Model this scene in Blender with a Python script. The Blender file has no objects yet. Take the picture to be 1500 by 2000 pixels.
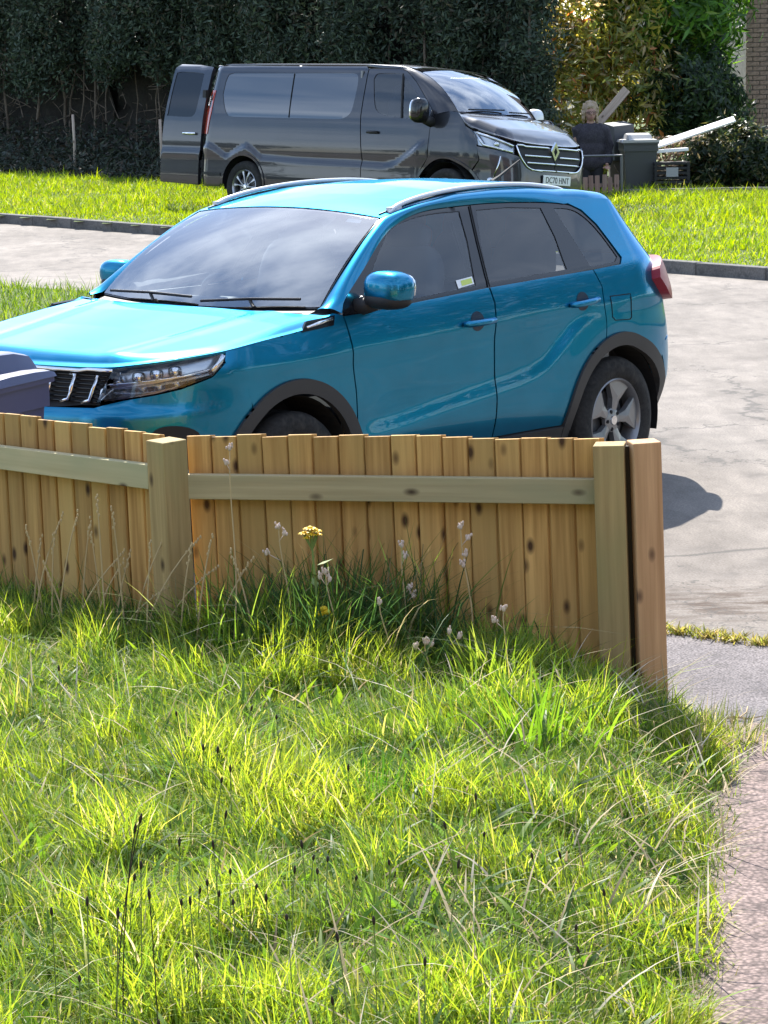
import bpy, bmesh, math, random
import numpy as np
from mathutils import Vector, Matrix
from mathutils.geometry import delaunay_2d_cdt

random.seed(7)
rng = np.random.default_rng(11)
scene = bpy.context.scene
C = scene.collection
R = math.radians

# ------------------------------------------------------------------ camera
cam_d = bpy.data.cameras.new('camera')
cam = bpy.data.objects.new('camera', cam_d)
C.objects.link(cam)
scene.camera = cam
cam_d.sensor_fit = 'HORIZONTAL'
cam_d.sensor_width = 36.0
cam_d.lens = 36.0 * 5300 / 1500
cam_d.clip_start = 0.1
cam_d.clip_end = 2000
PITCH, ROLL, CAM_H = .1733, .018, 2.33
_fw = Vector((0, math.cos(PITCH), -math.sin(PITCH)))
_rt = Vector((1, 0, 0))
_dn = _fw.cross(_rt)
_r2 = _rt * math.cos(ROLL) + _dn * math.sin(ROLL)
_d2 = -_rt * math.sin(ROLL) + _dn * math.cos(ROLL)
cam.matrix_world = Matrix(((_r2.x, -_d2.x, -_fw.x, 0), (_r2.y, -_d2.y, -_fw.y, 0), (_r2.z, -_d2.z, -_fw.z, CAM_H), (0, 0, 0, 1)))

# ------------------------------------------------------------------ sky, sun, exposure
SUN_DIR = Vector((.15, -1.05, -1.0)).normalized()      # the way the light travels
SUN_EL = math.asin(-SUN_DIR.z)
SUN_AZ = math.atan2(-SUN_DIR.x, -SUN_DIR.y)
CLOUD_OFF = (0.0, 0.0, 0.0)
world = bpy.data.worlds.new('World')
scene.world = world
world.use_nodes = True
wn, wl = world.node_tree.nodes, world.node_tree.links
wn.clear()
w_out = wn.new('ShaderNodeOutputWorld')
w_bg = wn.new('ShaderNodeBackground')
w_sky = wn.new('ShaderNodeTexSky')
w_sky.sky_type = 'NISHITA'
w_sky.sun_disc = False
w_sky.sun_elevation = SUN_EL
w_sky.sun_rotation = SUN_AZ
w_sky.dust_density = .3
w_sky.ozone_density = 3.0
w_bg.inputs['Strength'].default_value = 0.12
# broken summer cloud over the whole sky
w_tc = wn.new('ShaderNodeTexCoord')
w_mp = wn.new('ShaderNodeMapping')
w_mp.inputs['Scale'].default_value = (1.6, 1.6, 4.0)
w_mp.inputs['Location'].default_value = CLOUD_OFF
w_no = wn.new('ShaderNodeTexNoise')
w_no.inputs['Scale'].default_value = 1.7
w_no.inputs['Detail'].default_value = 7
w_no.inputs['Roughness'].default_value = .58
w_cr = wn.new('ShaderNodeValToRGB')
w_cr.color_ramp.elements[0].position = .42
w_cr.color_ramp.elements[1].position = .86
w_cr.color_ramp.elements[1].color = (.8, .8, .8, 1)
w_mx = wn.new('ShaderNodeMix')
w_mx.data_type = 'RGBA'
w_mx.inputs[7].default_value = (11.0, 12.0, 13.5, 1)
wl.new(w_tc.outputs['Generated'], w_mp.inputs['Vector'])
wl.new(w_mp.outputs['Vector'], w_no.inputs['Vector'])
wl.new(w_no.outputs['Fac'], w_cr.inputs['Fac'])
wl.new(w_cr.outputs['Color'], w_mx.inputs[0])
wl.new(w_sky.outputs['Color'], w_mx.inputs[6])
wl.new(w_mx.outputs[2], w_bg.inputs['Color'])
wl.new(w_bg.outputs['Background'], w_out.inputs['Surface'])

sun_d = bpy.data.lights.new('sun', 'SUN')
sun_d.energy = 4.6
sun_d.angle = R(.5)
sun_d.color = (1.0, .955, .88)
sun = bpy.data.objects.new('sun', sun_d)
C.objects.link(sun)
sun.rotation_euler = SUN_DIR.to_track_quat('-Z', 'Y').to_euler()
sun.location = (0, 30, 40)

scene.view_settings.view_transform = 'Standard'
scene.view_settings.look = 'None'
scene.view_settings.gamma = 1.0
scene.view_settings.use_curve_mapping = False
scene.view_settings.exposure = 1.3
scene.render.engine = 'CYCLES'
scene.cycles.max_bounces = 6
scene.cycles.transparent_max_bounces = 10

# ------------------------------------------------------------------ materials
MATS = {}

def newmat(name):
    m = bpy.data.materials.new(name)
    m.use_nodes = True
    nt = m.node_tree
    b = nt.nodes['Principled BSDF']
    MATS[name] = m
    return m, nt, b

def lk(nt, a, b):
    nt.links.new(a, b)

def simple(name, col, rough=.6, metal=0, coat=0, spec=.5, **kw):
    m, nt, b = newmat(name)
    b.inputs['Base Color'].default_value = (*col, 1)
    b.inputs['Roughness'].default_value = rough
    b.inputs['Metallic'].default_value = metal
    b.inputs['Coat Weight'].default_value = coat
    b.inputs['Coat Roughness'].default_value = .03
    b.inputs['Specular IOR Level'].default_value = spec
    return m

def noise_col(nt, coord, scale, c0, c1, detail=5, p0=.35, p1=.65, rough=.55, vscale=None):
    """noise -> ramp between two colours, returns the colour socket and the noise socket"""
    n = nt.nodes.new('ShaderNodeTexNoise')
    n.inputs['Scale'].default_value = scale
    n.inputs['Detail'].default_value = detail
    n.inputs['Roughness'].default_value = rough
    if vscale:
        mp = nt.nodes.new('ShaderNodeMapping')
        mp.inputs['Scale'].default_value = vscale
        lk(nt, coord, mp.inputs['Vector'])
        coord = mp.outputs['Vector']
    lk(nt, coord, n.inputs['Vector'])
    r = nt.nodes.new('ShaderNodeValToRGB')
    r.color_ramp.elements[0].position = p0
    r.color_ramp.elements[1].position = p1
    r.color_ramp.elements[0].color = (*c0, 1)
    r.color_ramp.elements[1].color = (*c1, 1)
    lk(nt, n.outputs['Fac'], r.inputs['Fac'])
    return r.outputs['Color'], n.outputs['Fac']

def mixc(nt, a, b, fac, mode='MIX'):
    x = nt.nodes.new('ShaderNodeMix')
    x.data_type = 'RGBA'
    x.blend_type = mode
    for sock, v in ((x.inputs[6], a), (x.inputs[7], b), (x.inputs[0], fac)):
        if isinstance(v, (int, float)):
            sock.default_value = v
        elif isinstance(v, tuple):
            sock.default_value = (*v, 1)
        else:
            lk(nt, v, sock)
    return x.outputs[2]

def bump(nt, b, fac, strength=.3, dist=.01):
    n = nt.nodes.new('ShaderNodeBump')
    n.inputs['Strength'].default_value = strength
    n.inputs['Distance'].default_value = dist
    lk(nt, fac, n.inputs['Height'])
    lk(nt, n.outputs['Normal'], b.inputs['Normal'])

def geo(nt, kind='Object'):
    return nt.nodes.new('ShaderNodeTexCoord').outputs[kind]

def surface_mat(name, c0, c1, c2, s_big, s_small, rough=.9, bstr=.4, bdist=.006, vscale=None, spec=.3, stain=False, speck=0):
    m, nt, b = newmat(name)
    co = geo(nt)
    a, _ = noise_col(nt, co, s_big, c0, c1, detail=4, vscale=vscale)
    d, f = noise_col(nt, co, s_small, (.55, .55, .55), (1.25, 1.25, 1.25), detail=6, p0=.25, p1=.75)
    x = mixc(nt, a, d, 1.0, 'MULTIPLY')
    e, _ = noise_col(nt, co, s_big * 3.1, (0, 0, 0), (1, 1, 1), detail=6, p0=.55, p1=.75)
    y = mixc(nt, x, c2, e)
    if speck:
        vo = nt.nodes.new('ShaderNodeTexVoronoi'); vo.inputs['Scale'].default_value = speck
        lk(nt, co, vo.inputs['Vector'])
        sr = nt.nodes.new('ShaderNodeValToRGB')
        sr.color_ramp.elements[0].position = .15; sr.color_ramp.elements[1].position = .75
        sr.color_ramp.elements[0].color = (1.35, 1.3, 1.28, 1); sr.color_ramp.elements[1].color = (.38, .36, .36, 1)
        lk(nt, vo.outputs['Distance'], sr.inputs['Fac'])
        y = mixc(nt, y, sr.outputs['Color'], .85, 'MULTIPLY')
        f = vo.outputs['Distance']
    if stain:
        # mid-sized mottling, patch repairs and a dirty oily streak by the end of the fence
        mm, _ = noise_col(nt, co, 5.5, (.70, .69, .68), (1.16, 1.15, 1.13), detail=8, p0=.3, p1=.7, rough=.68, vscale=(1, .4, 1))
        y = mixc(nt, y, mm, 1.0, 'MULTIPLY')
        sx = nt.nodes.new('ShaderNodeMapping'); sx.vector_type = 'POINT'
        sx.inputs['Location'].default_value = (-1.42 * .9, -10.98 * 1.9, 0); sx.inputs['Scale'].default_value = (.9, 1.9, 1)
        lk(nt, co, sx.inputs['Vector'])
        ln = nt.nodes.new('ShaderNodeVectorMath'); ln.operation = 'LENGTH'; lk(nt, sx.outputs['Vector'], ln.inputs[0])
        dr = nt.nodes.new('ShaderNodeValToRGB'); dr.color_ramp.elements[0].position = .25; dr.color_ramp.elements[1].position = 1.0
        dr.color_ramp.elements[0].color = (1, 1, 1, 1); dr.color_ramp.elements[1].color = (0, 0, 0, 1); lk(nt, ln.outputs['Value'], dr.inputs['Fac'])
        wn_, _ = noise_col(nt, co, 5, (0, 0, 0), (1, 1, 1), detail=8, p0=.42, p1=.60, rough=.7, vscale=(.8, 2.0, 1))
        st_ = mixc(nt, dr.outputs['Color'], wn_, 1.0, 'MULTIPLY')
        y = mixc(nt, y, (.070, .046, .032), st_)
        vc = nt.nodes.new('ShaderNodeTexVoronoi'); vc.feature = 'DISTANCE_TO_EDGE'; vc.inputs['Scale'].default_value = .42
        wv, _ = noise_col(nt, co, 3, (0, 0, 0), (1, 1, 1), detail=5)
        av = nt.nodes.new('ShaderNodeVectorMath'); av.operation = 'ADD'; sv = nt.nodes.new('ShaderNodeVectorMath'); sv.operation = 'SCALE'; sv.inputs['Scale'].default_value = .5
        lk(nt, wv, sv.inputs[0]); lk(nt, co, av.inputs[0]); lk(nt, sv.outputs[0], av.inputs[1]); lk(nt, av.outputs[0], vc.inputs['Vector'])
        ck = nt.nodes.new('ShaderNodeValToRGB'); ck.color_ramp.elements[0].position = .003; ck.color_ramp.elements[1].position = .010
        ck.color_ramp.elements[0].color = (.7, .7, .7, 1); ck.color_ramp.elements[1].color = (0, 0, 0, 1); lk(nt, vc.outputs['Distance'], ck.inputs['Fac'])
        y = mixc(nt, y, (.06, .055, .05), ck.outputs['Color'])
    lk(nt, y, b.inputs['Base Color'])
    b.inputs['Roughness'].default_value = rough
    b.inputs['Specular IOR Level'].default_value = spec
    bump(nt, b, f, bstr, bdist)
    return m

def wood_mat(name, c0, c1, c2, dark, axis=2, rough=.8):
    """weathered timber: grain along one axis, knots, green bloom, a tone of its own for every board"""
    m, nt, b = newmat(name)
    co = geo(nt)
    oi = nt.nodes.new('ShaderNodeObjectInfo')
    cmb = nt.nodes.new('ShaderNodeCombineXYZ')
    mul = nt.nodes.new('ShaderNodeMath'); mul.operation = 'MULTIPLY'; mul.inputs[1].default_value = 37.0
    lk(nt, oi.outputs['Random'], mul.inputs[0])
    for i in range(3):
        lk(nt, mul.outputs[0], cmb.inputs[i])
    add = nt.nodes.new('ShaderNodeVectorMath'); add.operation = 'ADD'
    lk(nt, co, add.inputs[0]); lk(nt, cmb.outputs[0], add.inputs[1])
    v = add.outputs[0]
    vs = [20, 20, 20]; vs[axis] = .7
    a, f = noise_col(nt, v, 2.2, c0, c1, detail=6, p0=.3, p1=.7, vscale=tuple(vs))
    vs2 = [3, 3, 3]; vs2[axis] = .9
    g, _ = noise_col(nt, v, 1.3, (0, 0, 0), (1, 1, 1), detail=3, p0=.42, p1=.68, vscale=tuple(vs2))
    x = mixc(nt, a, c2, g)
    vo = nt.nodes.new('ShaderNodeTexVoronoi')
    vo.inputs['Scale'].default_value = 7.5
    mp = nt.nodes.new('ShaderNodeMapping')
    vs3 = [1.5, 1.5, 1.5]; vs3[axis] = .75
    mp.inputs['Scale'].default_value = tuple(vs3)
    lk(nt, v, mp.inputs['Vector']); lk(nt, mp.outputs['Vector'], vo.inputs['Vector'])
    kr = nt.nodes.new('ShaderNodeValToRGB')
    kr.color_ramp.elements[0].position = .07
    kr.color_ramp.elements[1].position = .20
    kr.color_ramp.elements[0].color = (1, 1, 1, 1)
    kr.color_ramp.elements[1].color = (0, 0, 0, 1)
    lk(nt, vo.outputs['Distance'], kr.inputs['Fac'])
    x = mixc(nt, x, dark, kr.outputs['Color'])
    tone = nt.nodes.new('ShaderNodeMapRange')
    tone.inputs['To Min'].default_value = .80
    tone.inputs['To Max'].default_value = 1.16
    lk(nt, oi.outputs['Random'], tone.inputs['Value'])
    tc = nt.nodes.new('ShaderNodeCombineColor')
    for i in range(3):
        lk(nt, tone.outputs['Result'], tc.inputs[i])
    x = mixc(nt, x, tc.outputs['Color'], 1.0, 'MULTIPLY')
    lk(nt, x, b.inputs['Base Color'])
    b.inputs['Roughness'].default_value = rough
    b.inputs['Specular IOR Level'].default_value = .25
    bump(nt, b, f, .35, .003)
    return m

def leaf_mat(name, trans=.45, rough=.5, spec=.35):
    """foliage: colour from the mesh attribute, part diffuse and part translucent"""
    m, nt, b = newmat(name)
    at = nt.nodes.new('ShaderNodeAttribute')
    at.attribute_name = 'Col'
    lk(nt, at.outputs['Color'], b.inputs['Base Color'])
    b.inputs['Roughness'].default_value = rough
    b.inputs['Specular IOR Level'].default_value = spec
    t = nt.nodes.new('ShaderNodeBsdfTranslucent')
    hs = nt.nodes.new('ShaderNodeHueSaturation')
    hs.inputs['Value'].default_value = 1.5
    hs.inputs['Hue'].default_value = .485
    hs.inputs['Saturation'].default_value = 1.08
    lk(nt, at.outputs['Color'], hs.inputs['Color'])
    lk(nt, hs.outputs['Color'], t.inputs['Color'])
    mx = nt.nodes.new('ShaderNodeMixShader')
    mx.inputs['Fac'].default_value = trans
    out = nt.nodes['Material Output']
    lk(nt, b.outputs['BSDF'], mx.inputs[1])
    lk(nt, t.outputs['BSDF'], mx.inputs[2])
    lk(nt, mx.outputs['Shader'], out.inputs['Surface'])
    return m

def glass_mat(name, tint, ior=1.5, boost=0.0):
    """thin pane: tinted see-through plus mirror reflection by Fresnel"""
    m, nt, b = newmat(name)
    nt.nodes.remove(b)
    tr = nt.nodes.new('ShaderNodeBsdfTransparent')
    tr.inputs['Color'].default_value = (*tint, 1)
    gl = nt.nodes.new('ShaderNodeBsdfGlossy')
    gl.inputs['Roughness'].default_value = .015
    fr = nt.nodes.new('ShaderNodeFresnel')
    fr.inputs['IOR'].default_value = ior
    ma = nt.nodes.new('ShaderNodeMath'); ma.operation = 'ADD'; ma.use_clamp = True
    ma.inputs[1].default_value = boost
    lk(nt, fr.outputs['Fac'], ma.inputs[0])
    mx = nt.nodes.new('ShaderNodeMixShader')
    lk(nt, ma.outputs[0], mx.inputs['Fac'])
    lk(nt, tr.outputs['BSDF'], mx.inputs[1])
    lk(nt, gl.outputs['BSDF'], mx.inputs[2])
    lk(nt, mx.outputs['Shader'], nt.nodes['Material Output'].inputs['Surface'])
    return m

def paint_mat(name, col, metal=.55, rough=.38, flake=.06, coat=1.0, ior=1.5, edge=None):
    m, nt, b = newmat(name)
    if edge: b.inputs['Specular Tint'].default_value = (*edge, 1)
    co = geo(nt)
    c, f = noise_col(nt, co, 900, tuple(x * (1 - flake) for x in col), tuple(min(1, x * (1 + flake)) for x in col), detail=1)
    d, _ = noise_col(nt, co, 2.5, (.86, .86, .86), (1.03, 1.03, 1.03), detail=5)
    lk(nt, mixc(nt, c, d, 1.0, 'MULTIPLY'), b.inputs['Base Color'])
    b.inputs['Metallic'].default_value = metal
    b.inputs['Roughness'].default_value = rough
    b.inputs['Coat Weight'].default_value = coat
    b.inputs['Coat Roughness'].default_value = .025
    b.inputs['Coat IOR'].default_value = ior
    return m

M_road = surface_mat('weathered_tarmac', (.180, .156, .136), (.262, .230, .202), (.135, .118, .105), 1.1, 90, vscale=(1, .45, 1), stain=True)
M_pave = surface_mat('pavement_tarmac', (.15, .138, .142), (.23, .21, .21), (.11, .10, .10), 3, 120, bstr=.25, bdist=.004, speck=110)
M_path = surface_mat('path_tarmac', (.20, .150, .136), (.30, .228, .205), (.11, .085, .078), 5, 110, bstr=.35, bdist=.004, speck=70)
M_soil = surface_mat('soil', (.05, .05, .022), (.09, .085, .035), (.06, .045, .03), 4, 40)
M_turf = surface_mat('turf', (.06, .10, .018), (.12, .17, .03), (.13, .11, .05), 7, 60, bstr=1.0, bdist=.02)
M_conc = surface_mat('kerb_concrete', (.11, .105, .10), (.17, .16, .15), (.07, .068, .065), 4, 60)
M_fence = wood_mat('fence_timber', (.34, .175, .052), (.64, .385, .135), (.49, .32, .115), (.075, .036, .016))
M_post = wood_mat('post_timber', (.30, .20, .085), (.50, .35, .155), (.31, .265, .115), (.07, .04, .02))
M_postred = wood_mat('new_post_timber', (.40, .215, .10), (.62, .37, .19), (.47, .28, .14), (.10, .05, .03))
M_rail = wood_mat('rail_timber', (.40, .31, .165), (.56, .45, .26), (.36, .33, .19), (.08, .05, .03), axis=0)
M_greywood = wood_mat('grey_timber', (.25, .19, .15), (.42, .33, .27), (.30, .25, .21), (.1, .07, .05))
M_pinkwood = wood_mat('gate_timber', (.22, .13, .11), (.36, .24, .2), (.25, .18, .15), (.08, .05, .04))
M_grass = leaf_mat('grass_blades', .55)
M_leaf = leaf_mat('leaves', .5, .4, .5)
M_conifer = leaf_mat('conifer_foliage', .12, .6, .3)
M_dry = leaf_mat('dry_stalks', .25, .7, .2)
M_bark = surface_mat('bark', (.10, .075, .055), (.19, .15, .115), (.05, .04, .03), 6, 40, vscale=(3, 3, .5), bstr=.8)
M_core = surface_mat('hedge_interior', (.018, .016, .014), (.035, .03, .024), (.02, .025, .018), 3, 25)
M_blue = paint_mat('blue_paint', (.010, .20, .345), metal=.80, rough=.30, coat=.75, ior=1.42, edge=(.03, .62, .95))
M_van = paint_mat('dark_grey_paint', (.026, .027, .033), metal=.6, rough=.32, coat=1.0, ior=1.5)
M_blk = simple('black_plastic', (.022, .022, .023), .55, spec=.25)
M_gloss = simple('gloss_black', (.008, .008, .009), .12)
M_clad = simple('grey_cladding', (.032, .031, .031), .6)
M_rubber = surface_mat('tyre_rubber', (.018, .018, .018), (.032, .031, .03), (.045, .042, .038), 5, 60, rough=.85)
M_chrome = simple('chrome', (.75, .76, .78), .14, 1.0)
M_alloy = simple('alloy', (.40, .41, .43), .32, .85, .4)
M_alloyd = simple('alloy_grey', (.23, .235, .245), .38, .6, .4)
M_silver = simple('silver_rail', (.72, .73, .75), .35, .2, .5)
M_dark = simple('dark_void', (.006, .006, .006), .9)
M_seat = simple('seat_cloth', (.085, .09, .10), .85)
M_dash = simple('dash_plastic', (.22, .22, .22), .6)
M_ws = glass_mat('windscreen_glass', (.86, .92, .94), 1.6, .26)
M_glass = glass_mat('window_glass', (.82, .88, .90), 1.5, .05)
M_tint = glass_mat('privacy_glass', (.30, .33, .35), 1.5, .04)
M_lens = glass_mat('lamp_lens', (.93, .95, .96), 1.45, .02)
M_red = simple('tail_lamp_red', (.28, .03, .045), .4, 0, 0, .3)
M_orange = simple('tail_lamp_orange', (.40, .045, .02), .2, 0, 1)
M_led = simple('lamp_reflector', (.62, .64, .66), .12, .9)
M_plate = simple('plate_white', (.72, .73, .75), .35)
M_ink = simple('plate_ink', (.01, .01, .012), .5)
M_bin = simple('bin_blue_plastic', (.038, .040, .115), .38)
M_bingrey = simple('bin_grey_plastic', (.045, .047, .05), .5)
M_binlid = simple('bin_lid_grey', (.33, .32, .31), .45)
M_stick_w = simple('sticker_white', (.75, .77, .76), .5)
M_stick_g = simple('sticker_yellow_green', (.52, .62, .12), .5)
M_skin = simple('skin', (.34, .19, .14), .55)
M_hair = simple('hair', (.30, .22, .14), .6)
M_jumper = surface_mat('dark_jumper', (.035, .032, .040), (.060, .054, .066), (.045, .042, .052), 8, 60, rough=.95)
M_trouser = simple('dark_trousers', (.02, .02, .025), .9)
M_white = simple('white_plastic', (.80, .78, .78), .4)
M_box = simple('grey_box', (.085, .085, .09), .6)
M_steel = simple('dull_steel', (.16, .16, .165), .45, .6)
M_brick = surface_mat('brick_face', (.24, .155, .115), (.36, .25, .185), (.20, .15, .12), 2.2, 30)
M_mortar = surface_mat('mortar', (.20, .185, .165), (.27, .25, .225), (.16, .15, .135), 3, 40)
M_stonew = surface_mat('wall_block', (.075, .072, .070), (.13, .125, .12), (.05, .055, .05), 3, 40)
M_petal = simple('ragwort_yellow', (.75, .50, .01), .6)
M_seedhead = simple('plantain_head', (.035, .024, .016), .9)
M_fluff = simple('seed_fluff', (.62, .48, .40), .9)
M_glassv = glass_mat('van_window_glass', (.42, .48, .50), 1.5, .06)
M_wsv = glass_mat('van_windscreen_glass', (.55, .63, .66), 1.6, .32)
M_glassvan = simple('dark_glass', (.012, .013, .016), .05, 0, 1, 1.0)
M_glassvan.node_tree.nodes['Principled BSDF'].inputs['Coat IOR'].default_value = 1.65
M_stem = simple('green_stem', (.17, .23, .06), .7)
M_straw = simple('straw', (.52, .38, .20), .8)

# ------------------------------------------------------------------ object helpers
def tag(o, label=None, cat=None, group=None, kind=None):
    if label: o['label'] = label
    if cat: o['category'] = cat
    if group: o['group'] = group
    if kind: o['kind'] = kind
    return o

def empty(name, loc=(0, 0, 0), rot=(0, 0, 0), label=None, cat=None, group=None):
    o = bpy.data.objects.new(name, None)
    o.empty_display_size = .2
    o.location = loc
    o.rotation_euler = rot
    C.objects.link(o)
    return tag(o, label, cat, group)

def link(name, me, parent=None, mat=None):
    o = bpy.data.objects.new(name, me)
    C.objects.link(o)
    if mat is not None and not me.materials:
        me.materials.append(mat)
    if parent is not None:
        o.parent = parent
    return o

def raw_mesh(name, verts, faces, smooth=False):
    me = bpy.data.meshes.new(name)
    me.from_pydata([tuple(map(float, v)) for v in verts], [], [tuple(f) for f in faces])
    if smooth:
        me.polygons.foreach_set('use_smooth', [True] * len(me.polygons))
    me.update()
    return me

def np_mesh(name, V, F, col=None):
    """fast mesh from arrays: V (n,3), F (m,3) or (m,4); col (n,3) -> colour attribute 'Col'"""
    me = bpy.data.meshes.new(name)
    k = F.shape[1]
    me.vertices.add(len(V)); me.vertices.foreach_set('co', V.astype(np.float32).ravel())
    me.loops.add(F.size); me.loops.foreach_set('vertex_index', F.astype(np.int32).ravel())
    me.polygons.add(len(F))
    me.polygons.foreach_set('loop_start', np.arange(0, F.size, k, dtype=np.int32))
    me.polygons.foreach_set('loop_total', np.full(len(F), k, dtype=np.int32))
    me.update(calc_edges=True)
    if col is not None:
        at = me.color_attributes.new('Col', 'FLOAT_COLOR', 'POINT')
        rgba = np.ones((len(V), 4), np.float32); rgba[:, :3] = col
        at.data.foreach_set('color', rgba.ravel())
    return me

class MB:
    """collects simple solids into one mesh"""
    def __init__(s): s.v = []; s.f = []
    def add(s, v, f):
        n = len(s.v); s.v += [Vector(p) for p in v]; s.f += [tuple(i + n for i in q) for q in f]; return s
    def box(s, c, d, rot=None):
        hx, hy, hz = d[0] / 2, d[1] / 2, d[2] / 2
        vs = [Vector((x, y, z)) for z in (-hz, hz) for y in (-hy, hy) for x in (-hx, hx)]
        if rot is not None: vs = [rot @ p for p in vs]
        c = Vector(c)
        return s.add([p + c for p in vs], [(0, 2, 3, 1), (4, 5, 7, 6), (0, 1, 5, 4), (2, 6, 7, 3), (0, 4, 6, 2), (1, 3, 7, 5)])
    def tube(s, pts, r, n=8, cap=True):
        pts = [Vector(p) for p in pts]
        rs = r if isinstance(r, (list, tuple)) else [r] * len(pts)
        vs = []; fs = []
        up = Vector((0, 0, 1))
        for i, p in enumerate(pts):
            t = (pts[min(i + 1, len(pts) - 1)] - pts[max(i - 1, 0)]).normalized()
            a = t.cross(up if abs(t.z) < .95 else Vector((1, 0, 0))).normalized(); b = t.cross(a)
            for k in range(n):
                an = 2 * math.pi * k / n; vs.append(p + (a * math.cos(an) + b * math.sin(an)) * rs[i])
        for i in range(len(pts) - 1):
            for k in range(n):
                k2 = (k + 1) % n; fs.append((i * n + k, i * n + k2, (i + 1) * n + k2, (i + 1) * n + k))
        if cap:
            fs.append(tuple(range(n))); fs.append(tuple(reversed(range((len(pts) - 1) * n, len(pts) * n))))
        return s.add(vs, fs)
    def lathe(s, prof, n=32, axis='y', c=(0, 0, 0), a0=0, a1=2 * math.pi):
        """prof: (radius, offset along the axis)"""
        full = abs(a1 - a0 - 2 * math.pi) < 1e-6
        m = n if full else n + 1
        vs = []; fs = []
        for k in range(m):
            an = a0 + (a1 - a0) * k / n
            for r, h in prof:
                x, z = r * math.cos(an), r * math.sin(an)
                p = (x, h, z) if axis == 'y' else (x, z, h) if axis == 'z' else (h, x, z)
                vs.append(Vector(p) + Vector(c))
        L = len(prof)
        for k in range(n):
            k2 = (k + 1) % m
            for j in range(L - 1): fs.append((k * L + j, k * L + j + 1, k2 * L + j + 1, k2 * L + j))
        return s.add(vs, fs)
    def prism(s, poly, y0, y1, plane='xz', fn=None):
        """extrude a 2D polygon; plane 'xz' extrudes along y"""
        n = len(poly)
        vs = []
        for h in (y0, y1):
            for a, b in poly:
                vs.append((a, h, b) if plane == 'xz' else (a, b, h) if plane == 'xy' else (h, a, b))
        fs = [tuple(range(n)), tuple(reversed(range(n, 2 * n)))] + [(i, i + n, (i + 1) % n + n, (i + 1) % n) for i in range(n)]
        return s.add(vs, fs)
    def grid(s, P):
        m, n = len(P), len(P[0])
        return s.add([p for row in P for p in row], [(i * n + j, i * n + j + 1, (i + 1) * n + j + 1, (i + 1) * n + j) for i in range(m - 1) for j in range(n - 1)])
    def ellipsoid(s, c, r, nu=20, nv=12, e=1.0, rot=None):
        P = []
        sg = lambda x: math.copysign(abs(x) ** e, x)
        for i in range(nv + 1):
            th = -math.pi / 2 + math.pi * i / nv; row = []
            for j in range(nu + 1):
                ph = 2 * math.pi * j / nu
                p = Vector((r[0] * sg(math.cos(th)) * sg(math.cos(ph)), r[1] * sg(math.cos(th)) * sg(math.sin(ph)), r[2] * sg(math.sin(th))))
                if rot is not None: p = rot @ p
                row.append(p + Vector(c))
            P.append(row)
        return s.grid(P)
    def mesh(s, name, smooth=False, bevel=0, fix=True, merge=True, angle=None):
        bm = bmesh.new()
        vs = [bm.verts.new(p) for p in s.v]
        for q in s.f:
            try: bm.faces.new([vs[i] for i in q])
            except ValueError: pass
        if merge: bmesh.ops.remove_doubles(bm, verts=bm.verts, dist=1e-5)
        if fix: bmesh.ops.recalc_face_normals(bm, faces=bm.faces)
        if bevel:
            bmesh.ops.bevel(bm, geom=list(bm.edges), offset=bevel, segments=2, affect='EDGES', profile=.5)
        me = bpy.data.meshes.new(name)
        if angle:
            for f in bm.faces: f.smooth = True
            for e in bm.edges:
                if len(e.link_faces) == 2 and e.calc_face_angle(0) > angle: e.smooth = False
        elif smooth:
            for f in bm.faces: f.smooth = True
        bm.to_mesh(me); bm.free(); me.update()
        return me
    def build(s, name, mat, parent=None, **kw):
        return link(name, s.mesh(name, **kw), parent, mat)

def cr(pts, n=6):
    """Catmull-Rom through 2D or 3D points (open)"""
    P = [np.array(p, float) for p in pts]
    P = [2 * P[0] - P[1]] + P + [2 * P[-1] - P[-2]]
    out = []
    for i in range(1, len(P) - 2):
        for k in range(n):
            t = k / n
            out.append(.5 * ((2 * P[i]) + (-P[i - 1] + P[i + 1]) * t + (2 * P[i - 1] - 5 * P[i] + 4 * P[i + 1] - P[i + 2]) * t * t + (-P[i - 1] + 3 * P[i] - 3 * P[i + 1] + P[i + 2]) * t ** 3))
    out.append(P[-2])
    return [tuple(p) for p in out]

def arc(cx, cz, r, a0, a1, n=24):
    return [(cx + r * math.cos(R(a0 + (a1 - a0) * i / n)), cz + r * math.sin(R(a0 + (a1 - a0) * i / n))) for i in range(n + 1)]

def resample(pts, n):
    P = np.array(pts, float); d = np.r_[0, np.cumsum(np.linalg.norm(np.diff(P, axis=0), axis=1))]
    t = np.linspace(0, d[-1], n)
    return np.stack([np.interp(t, d, P[:, k]) for k in range(P.shape[1])], 1)

def densify(poly, res):
    out = []
    n = len(poly)
    for i in range(n):
        a, b = np.array(poly[i], float), np.array(poly[(i + 1) % n], float)
        L = np.linalg.norm(b - a)
        if L < 1e-6: continue
        k = max(1, int(math.ceil(L / res)))
        for j in range(k): out.append(a + (b - a) * j / k)
    return np.array(out)

def inside(poly, P):
    x, y = P[:, 0], P[:, 1]; c = np.zeros(len(P), bool); n = len(poly)
    for i in range(n):
        x0, y0 = poly[i]; x1, y1 = poly[i - 1]
        m = (y0 > y) != (y1 > y)
        with np.errstate(divide='ignore', invalid='ignore'):
            c ^= m & (x < (x1 - x0) * (y - y0) / (y1 - y0 + 1e-30) + x0)
    return c

def seg_dist(poly, P):
    d = np.full(len(P), 1e9)
    for i in range(len(poly)):
        a = poly[i]; b = poly[(i + 1) % len(poly)]; ab = b - a
        t = np.clip(((P - a) @ ab) / max(1e-12, ab @ ab), 0, 1)[:, None]
        d = np.minimum(d, np.linalg.norm(P - (a + t * ab), axis=1))
    return d

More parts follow.
